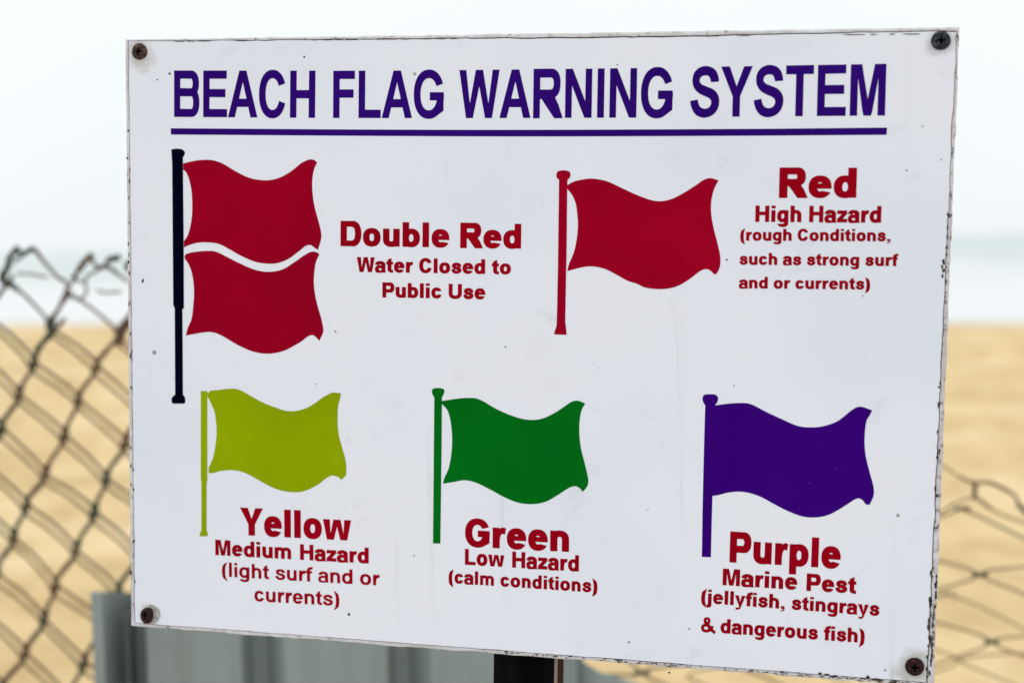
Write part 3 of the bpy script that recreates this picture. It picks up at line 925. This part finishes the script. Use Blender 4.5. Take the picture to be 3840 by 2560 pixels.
def glyph(ch, wt, step=8, ex=0):
    """wt 0 = bold, 1 = black; returns (field object, advance)"""
    adv = ADV_BOLD[ch] * (1 - wt) + ADV_BLK[ch] * wt
    s = 143 + 57 * wt + 2 * ex    # upright strokes
    t = 118 + 30 * wt + 1.3 * ex  # level strokes
    X, H, O = 520, 716, 12
    g = G(adv, step)
    m = 48 if wt > 0.5 else 60    # side bearing of straight strokes
    L, Rr = m, adv - m
    if ch == 'I': g.add(g.rect(adv / 2 - s / 2, 0, adv / 2 + s / 2, H))
    elif ch == 'H':
        g.add(g.rect(L, 0, L + s, H)).add(g.rect(Rr - s, 0, Rr, H)).add(g.rect(L, 295, Rr, 295 + t))
    elif ch in 'EFL':
        R2 = adv - 32
        g.add(g.rect(L, 0, L + s, H))
        if ch in 'EF': g.add(g.rect(L, H - t, R2 + (0 if ch == 'E' else 0), H)).add(g.rect(L, 307, R2 - 30, 307 + t))
        if ch in 'EL': g.add(g.rect(L, 0, R2 + 12, t))
    elif ch == 'T':
        g.add(g.rect(20, H - t, adv - 20, H)).add(g.rect(adv / 2 - s / 2, 0, adv / 2 + s / 2, H))
    elif ch == 'A':
        c = adv / 2
        g.add(g.poly([(2, 0), (c - s * 0.56, H), (c + s * 0.56, H), (adv - 2, 0), (adv - 2 - s * 1.09, 0), (c, H - 175), (2 + s * 1.09, 0)]))
        g.add(inter(g.rect(100, 160, adv - 100, 160 + t), g.poly([(2, 0), (c - s * 0.56, H), (c + s * 0.56, H), (adv - 2, 0)])))
    elif ch == 'N':
        g.add(g.rect(L, 0, L + s * 0.96, H)).add(g.rect(Rr - s * 0.96, 0, Rr, H)).add(g.poly([(L, H), (L + s * 1.05, H), (Rr, 0), (Rr - s * 1.05, 0)]))
    elif ch == 'M':
        c = adv / 2; k = s * (0.98 - 0.1 * wt)
        g.add(g.rect(L, 0, L + k, H)).add(g.rect(Rr - k, 0, Rr, H))
        g.add(g.poly([(L, H), (L + k * 1.5, H), (c, 230), (Rr - k * 1.5, H), (Rr, H), (c + k * 0.5, 0), (c - k * 0.5, 0)]))
        g.cut(g.poly([(L + k, -30), (L + k, H - 190), (c - k * 0.5 - 4, -30)])).cut(g.poly([(Rr - k, -30), (Rr - k, H - 190), (c + k * 0.5 + 4, -30)]))
    elif ch == 'Y':
        c = adv / 2
        g.add(g.poly([(2, H), (2 + s * 1.18, H), (c, 430), (adv - 2 - s * 1.18, H), (adv - 2, H), (c + s / 2, 290), (c + s / 2, 0), (c - s / 2, 0), (c - s / 2, 290)]))
    elif ch in 'Ww':
        HH = H if ch == 'W' else X
        c = adv / 2; k = s * (1.0 if ch == 'W' else 0.98)
        q1, q2 = adv * 0.265, adv * 0.735
        top = k * 0.54
        g.add(g.poly([(4, HH), (4 + k * 1.05, HH), (q1 + 6, HH * 0.30), (c - top, HH), (c + top, HH), (q2 - 6, HH * 0.30), (adv - 4 - k * 1.05, HH), (adv - 4, HH), (q2 + k * 0.52, 0), (q2 - k * 0.52, 0), (c, HH * 0.66), (q1 + k * 0.52, 0), (q1 - k * 0.52, 0)]))
    elif ch == 'z':
        g.add(g.rect(24, X - t, adv - 24, X)).add(g.rect(18, 0, adv - 18, t)).add(g.poly([(18, 0), (18, t - 10), (adv - 24 - s * 1.25, X - t), (adv - 24, X - 10), (adv - 24, X - t + 8), (18 + s * 1.3, t)]))
    elif ch == 'U':
        g.add(g.rect(L, 250, L + s, H)).add(g.rect(Rr - s, 250, Rr, H))
        g.add(inter(g.ring(adv / 2, 262, (Rr - L) / 2, 274, s, t * 1.05), g.rect(0, -60, adv, 262)))
    elif ch in 'CGc':
        HH = H if ch != 'c' else X
        x0, x1 = 34, adv - (36 if ch != 'c' else 22)
        cx, cy = (x0 + x1) / 2, HH / 2
        W_ = x1 - x0; TT = HH + 2 * O
        g.add(g.ring(cx, cy, W_ / 2, TT / 2, s * 1.02, t * 1.02, 2.2))
        def q(u, v): return (x0 + u * W_, -O + v * TT)
        if ch == 'C' or ch == 'c':
            ix = 1 - s / W_ * 1.12
            up = 0.67 - 0.035 * wt - (0.02 if ch == 'c' else 0)
            g.cut(g.poly([q(0.5, up - 0.08), q(ix, up), q(1.15, up + 0.09 + (0.0 if ch == 'C' else 0.01)), q(1.15, 1 - up - 0.055), q(ix, 1 - up + 0.03), q(0.5, 1 - up + 0.06)]))
        else:
            g.cut(g.poly([q(0.5, 0.5), q(0.5, 0.62), q(0.78, 0.67), q(1.15, 0.76), q(1.15, 0.5)]))
            g.add(inter(g.rect(x0 + (0.53 - 0.02 * wt) * W_, -O + 0.375 * TT - 6 * wt, x1 - 8, -O + 0.375 * TT + t * 0.98), g.rect(0, -60, adv, 900)))
            g.add(g.poly([q(1, 0.52) if False else (x1 - 8, -O + 0.45 * TT), (x1 - 8, 0.15 * TT), (x0 + 0.76 * W_, 0.042 * TT), (x0 + 0.70 * W_, 0.12 * TT), (x1 - s, 0.2 * TT), (x1 - s, -O + 0.45 * TT)]))
            False and g.cut(g.poly([(x1 - 8, 0.15 * TT), (x1 - s * 0.75, 0.055 * TT), (x1 - s * 0.2, -80), (adv + 80, -80), (adv + 80, 0.45 * TT), (x1 - 8, 0.45 * TT)]))
    elif ch == 'S' or ch == 's':
        HH = H if ch == 'S' else X
        k = (10 if ch == 's' else 0) + 20 * wt + ex
        x0, x1 = 30, adv - 26
        g.add(g.poly(s_outline(x0 + k, x1 - k, -O + k, HH + O - k)) - k)
    elif ch == 'D':
        for (e, op) in ((0, 1), (1, 0)):
            a, b = (0, 0) if op else (s, t)
            x1 = adv - 34
            f = np.minimum(g.rect(L + a, b, x1 - 280, H - b), inter(g.ell(x1 - 280, H / 2, 280 - a, H / 2 - b, 2.2), g.rect(x1 - 345, -50, adv + 60, 800)))
            g.add(f) if op else g.cut(f)
    elif ch in 'PRB':
        x1 = adv - 34 - (12 if ch == 'B' else 0) - (22 if ch == 'R' else 0)
        yb = {'P': 250, 'R': 292, 'B': 318}[ch] + (0 if ch != 'P' else 10 - 20 * wt)
        cy = (yb + H) / 2; hy = (H - yb) / 2; rx = min(hy * 1.02, 215)
        def bowl(a, b, x1=x1, cy=cy, hy=hy, rx=rx):
            return np.minimum(g.rect(L + (a if a else 0), cy - hy + b, x1 - rx, cy + hy - b), inter(g.ell(x1 - rx, cy, rx - a, hy - b, 2.3), g.rect(x1 - rx - 40, -50, adv + 60, 800)))
        if ch == 'B':
            xb = adv - 34; yt = 318 + t; cyb = yt / 2; rb = 205
            lb = np.minimum(g.rect(L, 0, xb - rb, yt), inter(g.ell(xb - rb, cyb, rb, cyb, 2.3), g.rect(xb - rb - 40, -50, adv + 60, 800)))
            g.add(bowl(0, 0)).add(lb)
            g.cut(bowl(s, t))
            g.cut(np.minimum(g.rect(L + s, t, xb - rb, yt - t), inter(g.ell(xb - rb, cyb, rb - s, cyb - t, 2.3), g.rect(xb - rb - 40, -50, adv + 60, 800))))
        else:
            g.add(bowl(0, 0)); g.cut(bowl(s, t)); g.add(g.rect(L, 0, L + s, H))
            if ch == 'R':
                g.add(g.poly([(L + s, yb + t * 0.6), (L + s, yb - 6), (L + s + 50, yb - 12), (L + s + 105, yb - 70), (adv - 8 - s * 1.22, 0), (adv + 2, 0), (adv - 95, 190), (adv - 160, yb - 15), (adv - 200, yb + 35)]))
    elif ch == 'l': g.add(g.rect(adv / 2 - s / 2, 0, adv / 2 + s / 2, H))
    elif ch == 'i':
        g.add(g.rect(adv / 2 - s / 2, 0, adv / 2 + s / 2, X)).add(g.rect(adv / 2 - s / 2, H - 122, adv / 2 + s / 2, H))
    elif ch == 'j':
        xr = adv / 2 + s / 2
        g.add(g.rect(xr - s, H - 122, xr, H)).add(g.rect(xr - s, -60, xr, X))
        g.add(inter(g.ring(xr - 175, -50, 175, 162, s, t), g.rect(xr - 176, -300, adv, -49))).add(g.rect(xr - s - 75, -212, xr - 174, -212 + t))
    elif ch == 'o': g.add(g.ring(adv / 2, X / 2, adv / 2 - 32, X / 2 + O, s * 1.02, t))
    elif ch == 'e':
        x0, x1 = 30, adv - 26
        W_ = x1 - x0; TT = X + 2 * O
        def q(u, v): return (x0 + u * W_, -O + v * TT)
        f = g.ring((x0 + x1) / 2, X / 2, W_ / 2, TT / 2, s * 1.0, t)
        g.add(f)
        g.add(inter(g.rect(x0 + 30, -O + 0.415 * TT, x1, -O + 0.415 * TT + t * 0.78), g.ell((x0 + x1) / 2, X / 2, W_ / 2, TT / 2)))
        g.cut(g.poly([q(0.5, 0.415), q(1.15, 0.415), q(1.15, 0.225), q(0.70, 0.305), q(0.5, 0.33)]))
    elif ch in 'bpdqg':
        x1 = adv - 30
        lo = ch in 'bp'
        cx = (L + x1) / 2
        rx = (x1 - L) / 2
        if lo: g.add(g.rect(L, 0 if ch == 'b' else -205, L + s, H if ch == 'b' else X))
        else:
            cx = adv - cx
            g.add(g.rect(Rr - s, {'d': 0, 'q': -205, 'g': -40}[ch], Rr, H if ch == 'd' else X))
        g.add(g.ring(cx, X / 2, rx, X / 2 + O, s, t))
        # little notches where the bowl leaves the stem
        if ch == 'g':
            x0g = 50
            g.add(inter(g.ring((x0g + Rr) / 2, -32, (Rr - x0g) / 2, 186, s, t * 0.95), g.rect(-50, -300, adv, -31)))
            g.cut(g.rect(-60, -95, x0g + s * 1.0, 0 - O - 4)) if False else None
            g.cut(g.poly([(-60, -62), (x0g + s + 30, -78), (x0g + s + 30, -22), (-60, -14)]))
    elif ch in 'nhmur':
        if ch == 'r':
            xr = L + s
            g.add(g.rect(L, 0, xr, X))
            o = smooth_closed([((xr - 8, 300), 1), ((xr - 8, 470), 1), (xr + 18, 505), (xr + 80, 532), (xr + 130, 528), ((adv + 8, 508), 1), ((adv - 30, 345 + 14 * (1 - wt)), 1), (xr + 82, 372), (xr + 30, 330), ((xr, 200), 1)], 5)
            g.add(g.poly([tuple(p) for p in o]))
        elif ch == 'm':
            mid = adv / 2; k = s * 0.94
            g.add(g.rect(L, 0, L + k, X))
            for a, b in ((L, mid + k / 2), (mid - k / 2, Rr)):
                g.add(inter(g.ring((a + b) / 2, 330, (b - a) / 2, 202, k, t), g.rect(a, 330, b, 800)))
                g.add(g.rect(b - k, 0, b, 331))
        elif ch == 'u':
            g.add(g.rect(Rr - s, 0, Rr, X)).add(g.rect(L, 200, L + s, X))
            g.add(inter(g.ring((L + Rr) / 2, 215, (Rr - L) / 2, 227, s, t), g.rect(0, -60, adv, 215)))
        else:
            g.add(g.rect(L, 0, L + s, X if ch == 'n' else H))
            g.add(inter(g.ring((L + Rr) / 2, 305, (Rr - L) / 2, 227, s, t), g.rect(0, 305, adv, 800))).add(g.rect(Rr - s, 0, Rr, 306))
            if ch == 'h': pass
    elif ch == 'a':
        xr = adv - 50; cx = (30 + xr) / 2
        g.add(inter(g.ring(cx, 352, (xr - 34) / 2, 180, s, t * 0.95), g.rect(0, 352, adv, 800)))
        g.cut(g.poly([(-50, 300), (-50, 388), (34 + s * 0.98, 352 + 4), (34 + s * 0.98, 300)]))
        g.add(g.rect(xr - s, 60, xr, 353))
        g.add(g.poly([(xr - s, 100), (xr, 100), (xr + 8, 40), (xr + 26, 0), (xr - s + 18, 0), (xr - s + 4, 40)]))
        bx_ = xr - s + 20
        f = inter(np.minimum(g.ell(24 + 150, 148, 150, 160, 2.2), np.minimum(g.rect(174, 308 - t * 0.75 - 20, bx_, 328), inter(g.ell(bx_ - 120, 148, 200, 160, 2.2), g.rect(150, -40, bx_, 150)))), g.rect(-20, -40, bx_ + 30, 330))
        hole = np.minimum(g.ell(24 + 150 + 14, 140, 150 - s * 0.74, 150 - t * 0.80, 2.2), inter(g.ell(bx_ - 90, 190, 110, 150, 2.2), g.rect(180, 78, xr - s, 308 - t * 0.72)))
        f = np.maximum(f, -hole)
        g.add(f)
    elif ch == 'f':
        x0 = 70
        g.add(g.rect(x0, 0, x0 + s, 565)).add(g.rect(6, X - t * 0.88, adv - 12, X))
        g.add(inter(g.ring(x0 + s + 115, 560, s + 115, 168, s, t), g.rect(0, 560, x0 + s + 115, 800)))
        g.add(g.poly([(x0 + s + 114, 728), (adv + 28, 722), (adv + 12, 724 - t), (x0 + s + 114, 728 - t)]))
    elif ch == 't':
        x0 = 80
        g.add(g.poly([(x0, 120), (x0, 610), (x0 + s, 700), (x0 + s, 120)])).add(g.rect(6, X - t * 0.88, adv - 14, X))
        g.add(inter(g.ring(x0 + s + 75, 140, s + 75, 152, s, t), g.rect(0, -60, x0 + s + 75, 141)))
        g.add(g.poly([(x0 + s + 74, -12), (adv - 8, 6), (adv - 16, 6 + t * 0.85), (x0 + s + 74, -12 + t)]))
    elif ch == 'y':
        c = adv / 2
        k = s * 1.07
        g.add(g.poly([(4, X), (4 + k, X), (c + 6, 175), (adv - 4 - k, X), (adv - 4, X), (c + 55, -60), (c + 20, -140), (c - 30, -190), (c - 100, -212), (60, -208), (50, -100), (c - 90, -106), (c - 62, -80), (c - 50, -25), (c - 60, 5)]))
    elif ch == '(' or ch == ')':
        e = 78 + 20 * wt; mm = s * 1.0
        o = smooth_closed([((adv - 40, 730), 1), (115, 590), (58, 420), (46, 260), (58, 90), (115, -75), ((adv - 40, -215), 1), ((adv - 40 - e * 0.25, -215), 1) if False else ((adv - 34, -205), 1), (46 + mm + 35, -50), (46 + mm + 4, 110), (46 + mm, 260), (46 + mm + 4, 410), (46 + mm + 35, 560), ((adv - 34, 724), 1)], 6)
        pts = [(p.x, p.y) for p in o]
        if ch == ')': pts = [(adv - x, y) for x, y in pts]
        g.add(g.poly(pts) - 8)
    elif ch == ',':
        g.add(g.rect(adv / 2 - s / 2, 0, adv / 2 + s / 2, 138)).add(g.poly([(adv / 2 + s / 2 - 70, 20), (adv / 2 + s / 2, 20), (adv / 2 + s / 2, -30), (adv / 2 + 30, -110), (adv / 2 - s / 2 + 10, -150), (adv / 2 - s / 2 - 8, -100), (adv / 2, -50)]))
    elif ch == '&':
        q = 100 + 32 * wt
        g.add(g.ring(350, 555, 180, 172, q, q * 0.8)).add(g.ring(305, 195, 270, 207, q * 1.15, q))
        g.cut(inter(g.rect(440, 230, 900, 420), g.poly([(440, 230), (900, 230), (900, 420), (470, 420)])))
        g.add(g.poly([(200, 520), (300, 560), (760, 95), (850, 45), (770, -70), (650, 20), (250, 440)]))
        g.add(g.poly([(600, 330), (720, 300), (600, 40), (480, 70), (560, 190)]))
    return g, adv

def contours(g):
    """marching squares -> closed loops"""
    f, xs_, ys_ = g.f, g.xs, g.ys
    ins = f < 0
    c = ins[:-1, :-1].astype(int) + ins[:-1, 1:] * 2 + ins[1:, 1:] * 4 + ins[1:, :-1] * 8
    segs = {}
    pt = {}
    def vx(key):
        if key in pt: return pt[key]
        k, j, i = key
        if k == 0:
            a, b = f[j, i], f[j, i + 1]; t = a / (a - b); pt[key] = (xs_[i] + t * g.step, ys_[j])
        else:
            a, b = f[j, i], f[j + 1, i]; t = a / (a - b); pt[key] = (xs_[i], ys_[j] + t * g.step)
        return pt[key]
    T = {1: [(3, 0)], 2: [(0, 1)], 3: [(3, 1)], 4: [(1, 2)], 5: [(3, 0), (1, 2)], 6: [(0, 2)], 7: [(3, 2)], 8: [(2, 3)], 9: [(2, 0)], 10: [(2, 3), (0, 1)], 11: [(2, 1)], 12: [(1, 3)], 13: [(1, 0)], 14: [(0, 3)]}
    nxt = {}
    for j, i in zip(*np.nonzero((c > 0) & (c < 15))):
        E_ = ((0, j, i), (1, j, i + 1), (0, j + 1, i), (1, j, i))
        for a, b in T[int(c[j, i])]:
            nxt[E_[a]] = E_[b]
    loops = []
    while nxt:
        k0 = next(iter(nxt)); k = k0; lp = []
        while k in nxt:
            lp.append(vx(k)); k = nxt.pop(k)
        if len(lp) > 5: loops.append(lp)
    return loops

def simplify(lp, tol):
    n = len(lp)
    P = lp
    a = 0
    b = max(range(n), key=lambda i: (P[i][0] - P[0][0]) ** 2 + (P[i][1] - P[0][1]) ** 2)
    def rdp(i, j):
        stack = [(i, j)]; keep = {i, j}
        while stack:
            i, j = stack.pop()
            if j - i < 2: continue
            ax, ay = P[i % n]; bx_, by = P[j % n]
            L = math.hypot(bx_ - ax, by - ay) or 1e-9
            best, bi = tol, -1
            for k in range(i + 1, j):
                x, y = P[k % n]
                d = abs((bx_ - ax) * (ay - y) - (ax - x) * (by - ay)) / L
                if d > best: best, bi = d, k
            if bi > 0: keep.add(bi); stack += [(i, bi), (bi, j)]
        return keep
    ks = sorted(rdp(a, b) | rdp(b, n))
    return [P[k % n] for k in ks if k < n]

GC = {}
def area(l): return 0.5 * sum(l[i - 1][0] * l[i][1] - l[i][0] * l[i - 1][1] for i in range(len(l)))
def within(p, l):
    c = False
    for i in range(len(l)):
        a, b = l[i - 1], l[i]
        if (a[1] > p[1]) != (b[1] > p[1]) and p[0] < (b[0] - a[0]) * (p[1] - a[1]) / (b[1] - a[1]) + a[0]: c = not c
    return c
def glyph_mesh(ch, wt, step, fat=0):
    key = (ch, wt, step, fat)
    if key not in GC:
        rounded = ch in 'PRaD&'            # small counters: thicken outwards instead
        g, adv = glyph(ch, wt, step, 0 if rounded else fat)
        if rounded: g.f = g.f - fat
        loops = [simplify(l, 1.6) for l in contours(g)]
        loops = [l for l in loops if len(l) > 2]
        outers = [l for l in loops if sum(within(l[0], k) for k in loops if k is not l) % 2 == 0]
        holes = [l for l in loops if l not in outers]
        pts, tris = [], []
        for ol in outers:
            grp = [ol] + [h for h in holes if within(h[0], ol)]
            o = len(pts)
            pts += [p for l in grp for p in l]
            tris += [tuple(o + i for i in t_) for t_ in tessellate_polygon([[Vector((x, y, 0)) for x, y in l] for l in grp])]
        xsn = [p[0] for p in pts] or [0, adv]
        GC[key] = (pts, tris, adv, min(xsn), max(xsn))
    return GC[key]

ZT = 0.00012
def text_line(name, text, wt, x0, y0, x1, y1, capL, capR, mat, step=8, track=0, space=1.0, label=None, fat=0):
    """ink runs from pixel x0 to x1 on the baseline (x0,y0)-(x1,y1); cap height in pixels at both ends"""
    items = []; pen = 0.0
    for ch in text:
        if ch == ' ':
            pen += (ADV_BOLD[' '] * (1 - wt) + ADV_BLK[' '] * wt) * space; continue
        pts, tris, adv, mn, mxx = glyph_mesh(ch, wt, step, fat)
        items.append((ch, pen)); pen += adv + track
    first = glyph_mesh(items[0][0], wt, step, fat)[3]
    last = items[-1][1] + glyph_mesh(items[-1][0], wt, step, fat)[4]
    A, B = uv(x0, y0), uv(x1, y1)
    HL = (uv(x0, y0 - capL) - A).length; HR = (uv(x1, y1 - capR) - B).length
    d = B - A; up = Vector((-d.y, d.x)).normalized()
    V, F = [], []
    for gi, (ch, px) in enumerate(items):
        pts, tris, adv, mn, mxx = glyph_mesh(ch, wt, step, fat)
        o = len(V)
        for (x, y) in pts:
            f = (px + x - first) / (last - first)
            h = HL + (HR - HL) * f
            p = A + d * f + up * (y / 716.0 * h)
            V.append((p.x, p.y, ZT + (0.00002 if gi % 2 else 0)))
        F += [tuple(o + i for i in t) for t in tris]
    ob = bobj(name, V, F, mat)
    if label: ob['label'] = label
    return ob

TL_ = 'title_lettering'
for args in (('BEACH', 652.7, 439.1, 1181.6, 442.6, 174, 177), ('FLAG', 1249, 443.0, 1664, 443.6, 177, 179),
             ('WARNING', 1721, 443.6, 2522, 441.5, 180, 187), ('SYSTEM', 2587, 439.5, 3318.5, 434, 187, 194)):
    text_line(TL_, args[0], 0, *args[1:], I_TITLE, step=5, fat=6, label='indigo word ' + args[0])
lines = [
    ('Double Red', 0.95, 1277, 921.5, 1954, 932.5, 92, 93, 1.0),
    ('Water Closed to', 0.75, 1338.5, 1019.7, 1916, 1028.8, 56, 55, 1.0),
    ('Public Use', 0.75, 1434, 1114.4, 1820, 1122.5, 55, 56, 1.0),
    ('Red', 1.0, 2920.8, 741, 3211, 742, 111, 113, 1.0),
    ('High Hazard', 0.75, 2832, 832.2, 3304, 835.5, 61, 63, 1.0),
    ('(rough Conditions,', 0.65, 2775.8, 902.5, 3338.7, 905.2, 45, 46, 1.0),
    ('such as strong surf', 0.65, 2772.5, 992.4, 3367.9, 998, 45, 46, 1.0),
    ('and or currents)', 0.65, 2770.5, 1081, 3262.4, 1086, 44, 45, 1.0),
    ('Yellow', 0.75, 901.7, 2004.5, 1316.9, 2026, 103, 105, 1.0),
    ('Medium Hazard', 0.6, 807.9, 2080, 1382.9, 2111.4, 58, 59, 1.25),
    ('(light surf and or', 0.0, 832.8, 2159.8, 1424.8, 2194.1, 53.5, 54.5, 1.0),
    ('currents)', 0.0, 954.5, 2252.2, 1272.8, 2270.4, 54, 54, 1.0),
    ('Green', 0.9, 1744.2, 2047.8, 2133.9, 2068.2, 106, 106, 1.0),
    ('Low Hazard', 0.55, 1743.4, 2115.8, 2170.6, 2141.6, 60, 61, 1.25),
    ('(calm conditions)', 0.45, 1682.2, 2184, 2240, 2220.8, 50, 51, 1.0),
    ('Purple', 0.8, 2735.3, 2104.7, 3151.2, 2131.6, 111.7, 112, 1.0),
    ('Marine Pest', 0.7, 2709.5, 2192.2, 3210.4, 2224.6, 62.3, 63.6, 1.25),
    ('(jellyfish, stingrays', 0.55, 2629, 2258.6, 3297, 2308, 52, 54, 1.0),
    ('& dangerous fish)', 0.55, 2628.3, 2366.5, 3241.9, 2409, 54, 54, 1.0),
]
for (tx, wt, x0, y0, x1, y1, a, b_, sp) in lines:
    text_line('caption_lettering', tx, wt, x0, y0, x1, y1, a, b_, I_TEXT, step=8, space=sp, fat=(5 if wt < 0.1 else 11 if wt > 0.85 else 14), label='dark red words ' + tx)

def flat_shape(name, raw, sc_, ox, oy, mat, z, label=None):
    o = smooth_closed(raw, 6)
    pts = [uv(ox + p.x * sc_, oy + p.y * sc_) for p in o]
    tris = tessellate_polygon([[Vector((p.x, p.y, 0)) for p in pts]])
    ob = bobj(name, [(p.x, p.y, z) for p in pts], [tuple(t) for t in tris], mat)
    if label: ob['label'] = label
    return ob
C = lambda x, y: ((x, y), 1)
flat_shape('title_underline', [C(640.8, 481.6), (1400, 486.4), (2000, 487.4), (2800, 484), C(3326.5, 479), C(3325, 506), (2800, 509.5), (2000, 512.2), (1400, 510), C(641, 505)], 1, 0, 0, I_TITLE, ZT, 'indigo rule under the title')

flat_shape('flag_symbol', [C(228, 250), (380, 215), (510, 203), (620, 212), (740, 255), (900, 350), (1080, 435), (1280, 465), (1450, 435), (1600, 355), (1740, 245), (1840, 200), (1900, 205), C(1940, 238), (1900, 330), (1880, 450), (1880, 600), (1905, 790), (1950, 960), (1988, 1110), (1992, 1210), C(1950, 1355), (1900, 1320), (1855, 1290), (1790, 1305), (1690, 1385), (1570, 1470), (1440, 1520), (1320, 1530), (1150, 1505), (970, 1430), (820, 1345), (690, 1280), (560, 1258), (420, 1262), (310, 1290), C(240, 1320), C(238, 1245), (290, 1160), (330, 1000), (345, 820), (335, 600), (300, 440), (265, 360), C(228, 328)], 0.29342, 620, 540, I_RED, ZT, 'upper crimson flag of the double red pair')
flat_shape('flag_symbol', [C(180, 150), C(195, 130), (250, 115), (370, 102), (470, 108), (560, 150), (690, 215), (830, 275), (960, 297), (1090, 275), (1200, 210), (1300, 140), (1370, 108), (1420, 118), C(1437, 135), (1405, 210), (1388, 330), (1390, 450), (1415, 590), (1455, 730), (1475, 830), (1470, 870), C(1437, 940), (1410, 910), (1380, 888), (1340, 893), (1270, 945), (1215, 978), (1100, 1035), (960, 1060), (820, 1040), (680, 980), (560, 910), (480, 870), (410, 857), (330, 865), C(192, 890), (210, 820), (245, 735), (262, 600), (268, 470), (255, 340), (225, 240), C(180, 170)], 0.40181, 620, 900, I_RED, ZT, 'lower crimson flag of the double red pair')
flat_shape('flagpole_symbol', [C(642.9, 561), (664, 558), (683, 561), (693.4, 571), (692, 581), C(686, 591), C(689, 900), C(690, 1155), C(684.3, 1159), C(686.3, 1478.6), (694, 1491), (695, 1507), C(690, 1512.7), C(648, 1512.7), (644, 1505), (645, 1491), C(657, 1478.6), C(655.4, 1157), C(650, 1143), C(648, 900), C(646, 620)], 1, 0, 0, I_NAVY, ZT + 0.00004, 'near black flagpole')
flat_shape('flag_symbol', [C(155, 180), (220, 145), (310, 125), (400, 120), (520, 145), (640, 200), (770, 260), (890, 305), (985, 320), (1090, 300), (1200, 245), (1310, 175), (1380, 128), (1440, 115), C(1508, 135), (1470, 210), (1445, 310), (1442, 420), (1462, 550), (1495, 680), (1520, 790), (1525, 860), (1515, 920), (1485, 970), (1465, 965), (1430, 935), (1390, 925), (1340, 945), (1240, 1020), (1130, 1080), (1000, 1103), (860, 1090), (780, 1055), (690, 1025), (600, 975), (500, 925), (400, 902), (310, 905), C(160, 942), (175, 880), (220, 770), (245, 650), (255, 520), (245, 400), (235, 340), (200, 260), C(155, 205)], 0.42079, 2060, 620, I_RED, ZT, 'single crimson flag')
flat_shape('flagpole_symbol', [(65, 75), (80, 53), (130, 45), (175, 55), (188, 75), (185, 105), C(163, 130), C(160, 180), C(155, 700), C(142, 1390), (148, 1440), C(155, 1510), C(42, 1505), (50, 1470), (65, 1420), C(77, 900), C(87, 130), (65, 108)], 0.42079, 2060, 620, I_RED, ZT + 0.00004, 'crimson flagpole')
flat_shape('flag_symbol', [C(128, 118), C(150, 88), (240, 80), (320, 70), (400, 72), (470, 98), (560, 150), (670, 208), (780, 250), (870, 280), (960, 285), (1060, 262), (1150, 215), (1240, 150), C(1325, 105), C(1410, 112), (1400, 170), (1382, 240), (1378, 400), (1390, 520), (1425, 650), (1455, 760), (1462, 850), C(1458, 905), C(1415, 945), (1385, 920), (1330, 905), (1275, 925), (1190, 990), (1070, 1050), (960, 1065), (840, 1050), (730, 1010), (610, 945), (500, 885), (420, 860), (340, 852), (240, 862), (180, 880), C(135, 880), C(135, 830), (175, 740), (200, 620), (212, 490), (205, 370), (185, 270), C(128, 150)], 0.38911, 730, 1430, I_YEL, ZT, 'olive yellow flag')
flat_shape('flagpole_symbol', [C(60, 92), C(115, 92), C(133, 112), C(122, 150), C(122, 960), C(115, 968), C(115, 1430), C(127, 1462), C(124, 1488), C(52, 1488), C(50, 1462), C(67, 1430), C(66, 960), C(60, 935)], 0.38911, 730, 1430, I_YEL, ZT + 0.00004, 'olive yellow flagpole')
flat_shape('flag_symbol', [C(140, 182), (230, 168), (330, 155), (450, 155), (530, 185), (640, 250), (760, 305), (880, 345), (985, 358), (1080, 345), (1190, 295), (1290, 230), (1350, 190), (1410, 178), C(1480, 205), (1445, 270), (1428, 370), (1425, 480), (1440, 620), (1475, 760), (1505, 890), (1508, 950), (1490, 990), C(1455, 1028), (1430, 995), (1385, 975), (1330, 990), (1220, 1060), (1110, 1120), (990, 1142), (860, 1130), (730, 1080), (600, 1010), (480, 950), (400, 925), (340, 920), (240, 938), C(152, 952), (165, 900), (205, 810), (230, 680), (238, 530), (225, 380), (195, 270), C(140, 206)], 0.40176, 1600, 1430, I_GRN, ZT, 'green flag')
flat_shape('flagpole_symbol', [(50, 88), (58, 68), (105, 60), (155, 68), (166, 88), (160, 115), C(143, 150), C(140, 600), C(128, 1510), C(60, 1508), C(65, 900), C(72, 150), (54, 115)], 0.40176, 1600, 1430, I_GRN, ZT + 0.00004, 'green flagpole')
flat_shape('flag_symbol', [(58, 100), (75, 70), (125, 65), (175, 70), (197, 100), (190, 135), C(170, 165), (280, 150), (420, 143), (500, 158), (620, 220), (760, 285), (900, 345), (1010, 360), (1130, 350), (1260, 305), (1370, 220), (1430, 182), (1480, 178), C(1570, 208), (1550, 250), (1520, 300), (1505, 400), (1502, 510), (1515, 630), (1550, 770), (1580, 880), (1585, 950), (1570, 1000), C(1545, 1050), C(1512, 1045), (1480, 1005), (1445, 992), (1400, 1010), (1300, 1075), (1190, 1135), (1080, 1160), (960, 1155), (830, 1110), (700, 1045), (580, 980), (480, 945), (390, 932), (290, 940), (200, 962), C(147, 970), C(140, 1200), C(133, 1515), C(52, 1512), C(60, 1000), C(72, 500), C(82, 165), (62, 130)], 0.42093, 2610, 1450, I_PUR, ZT, 'purple flag with its pole')
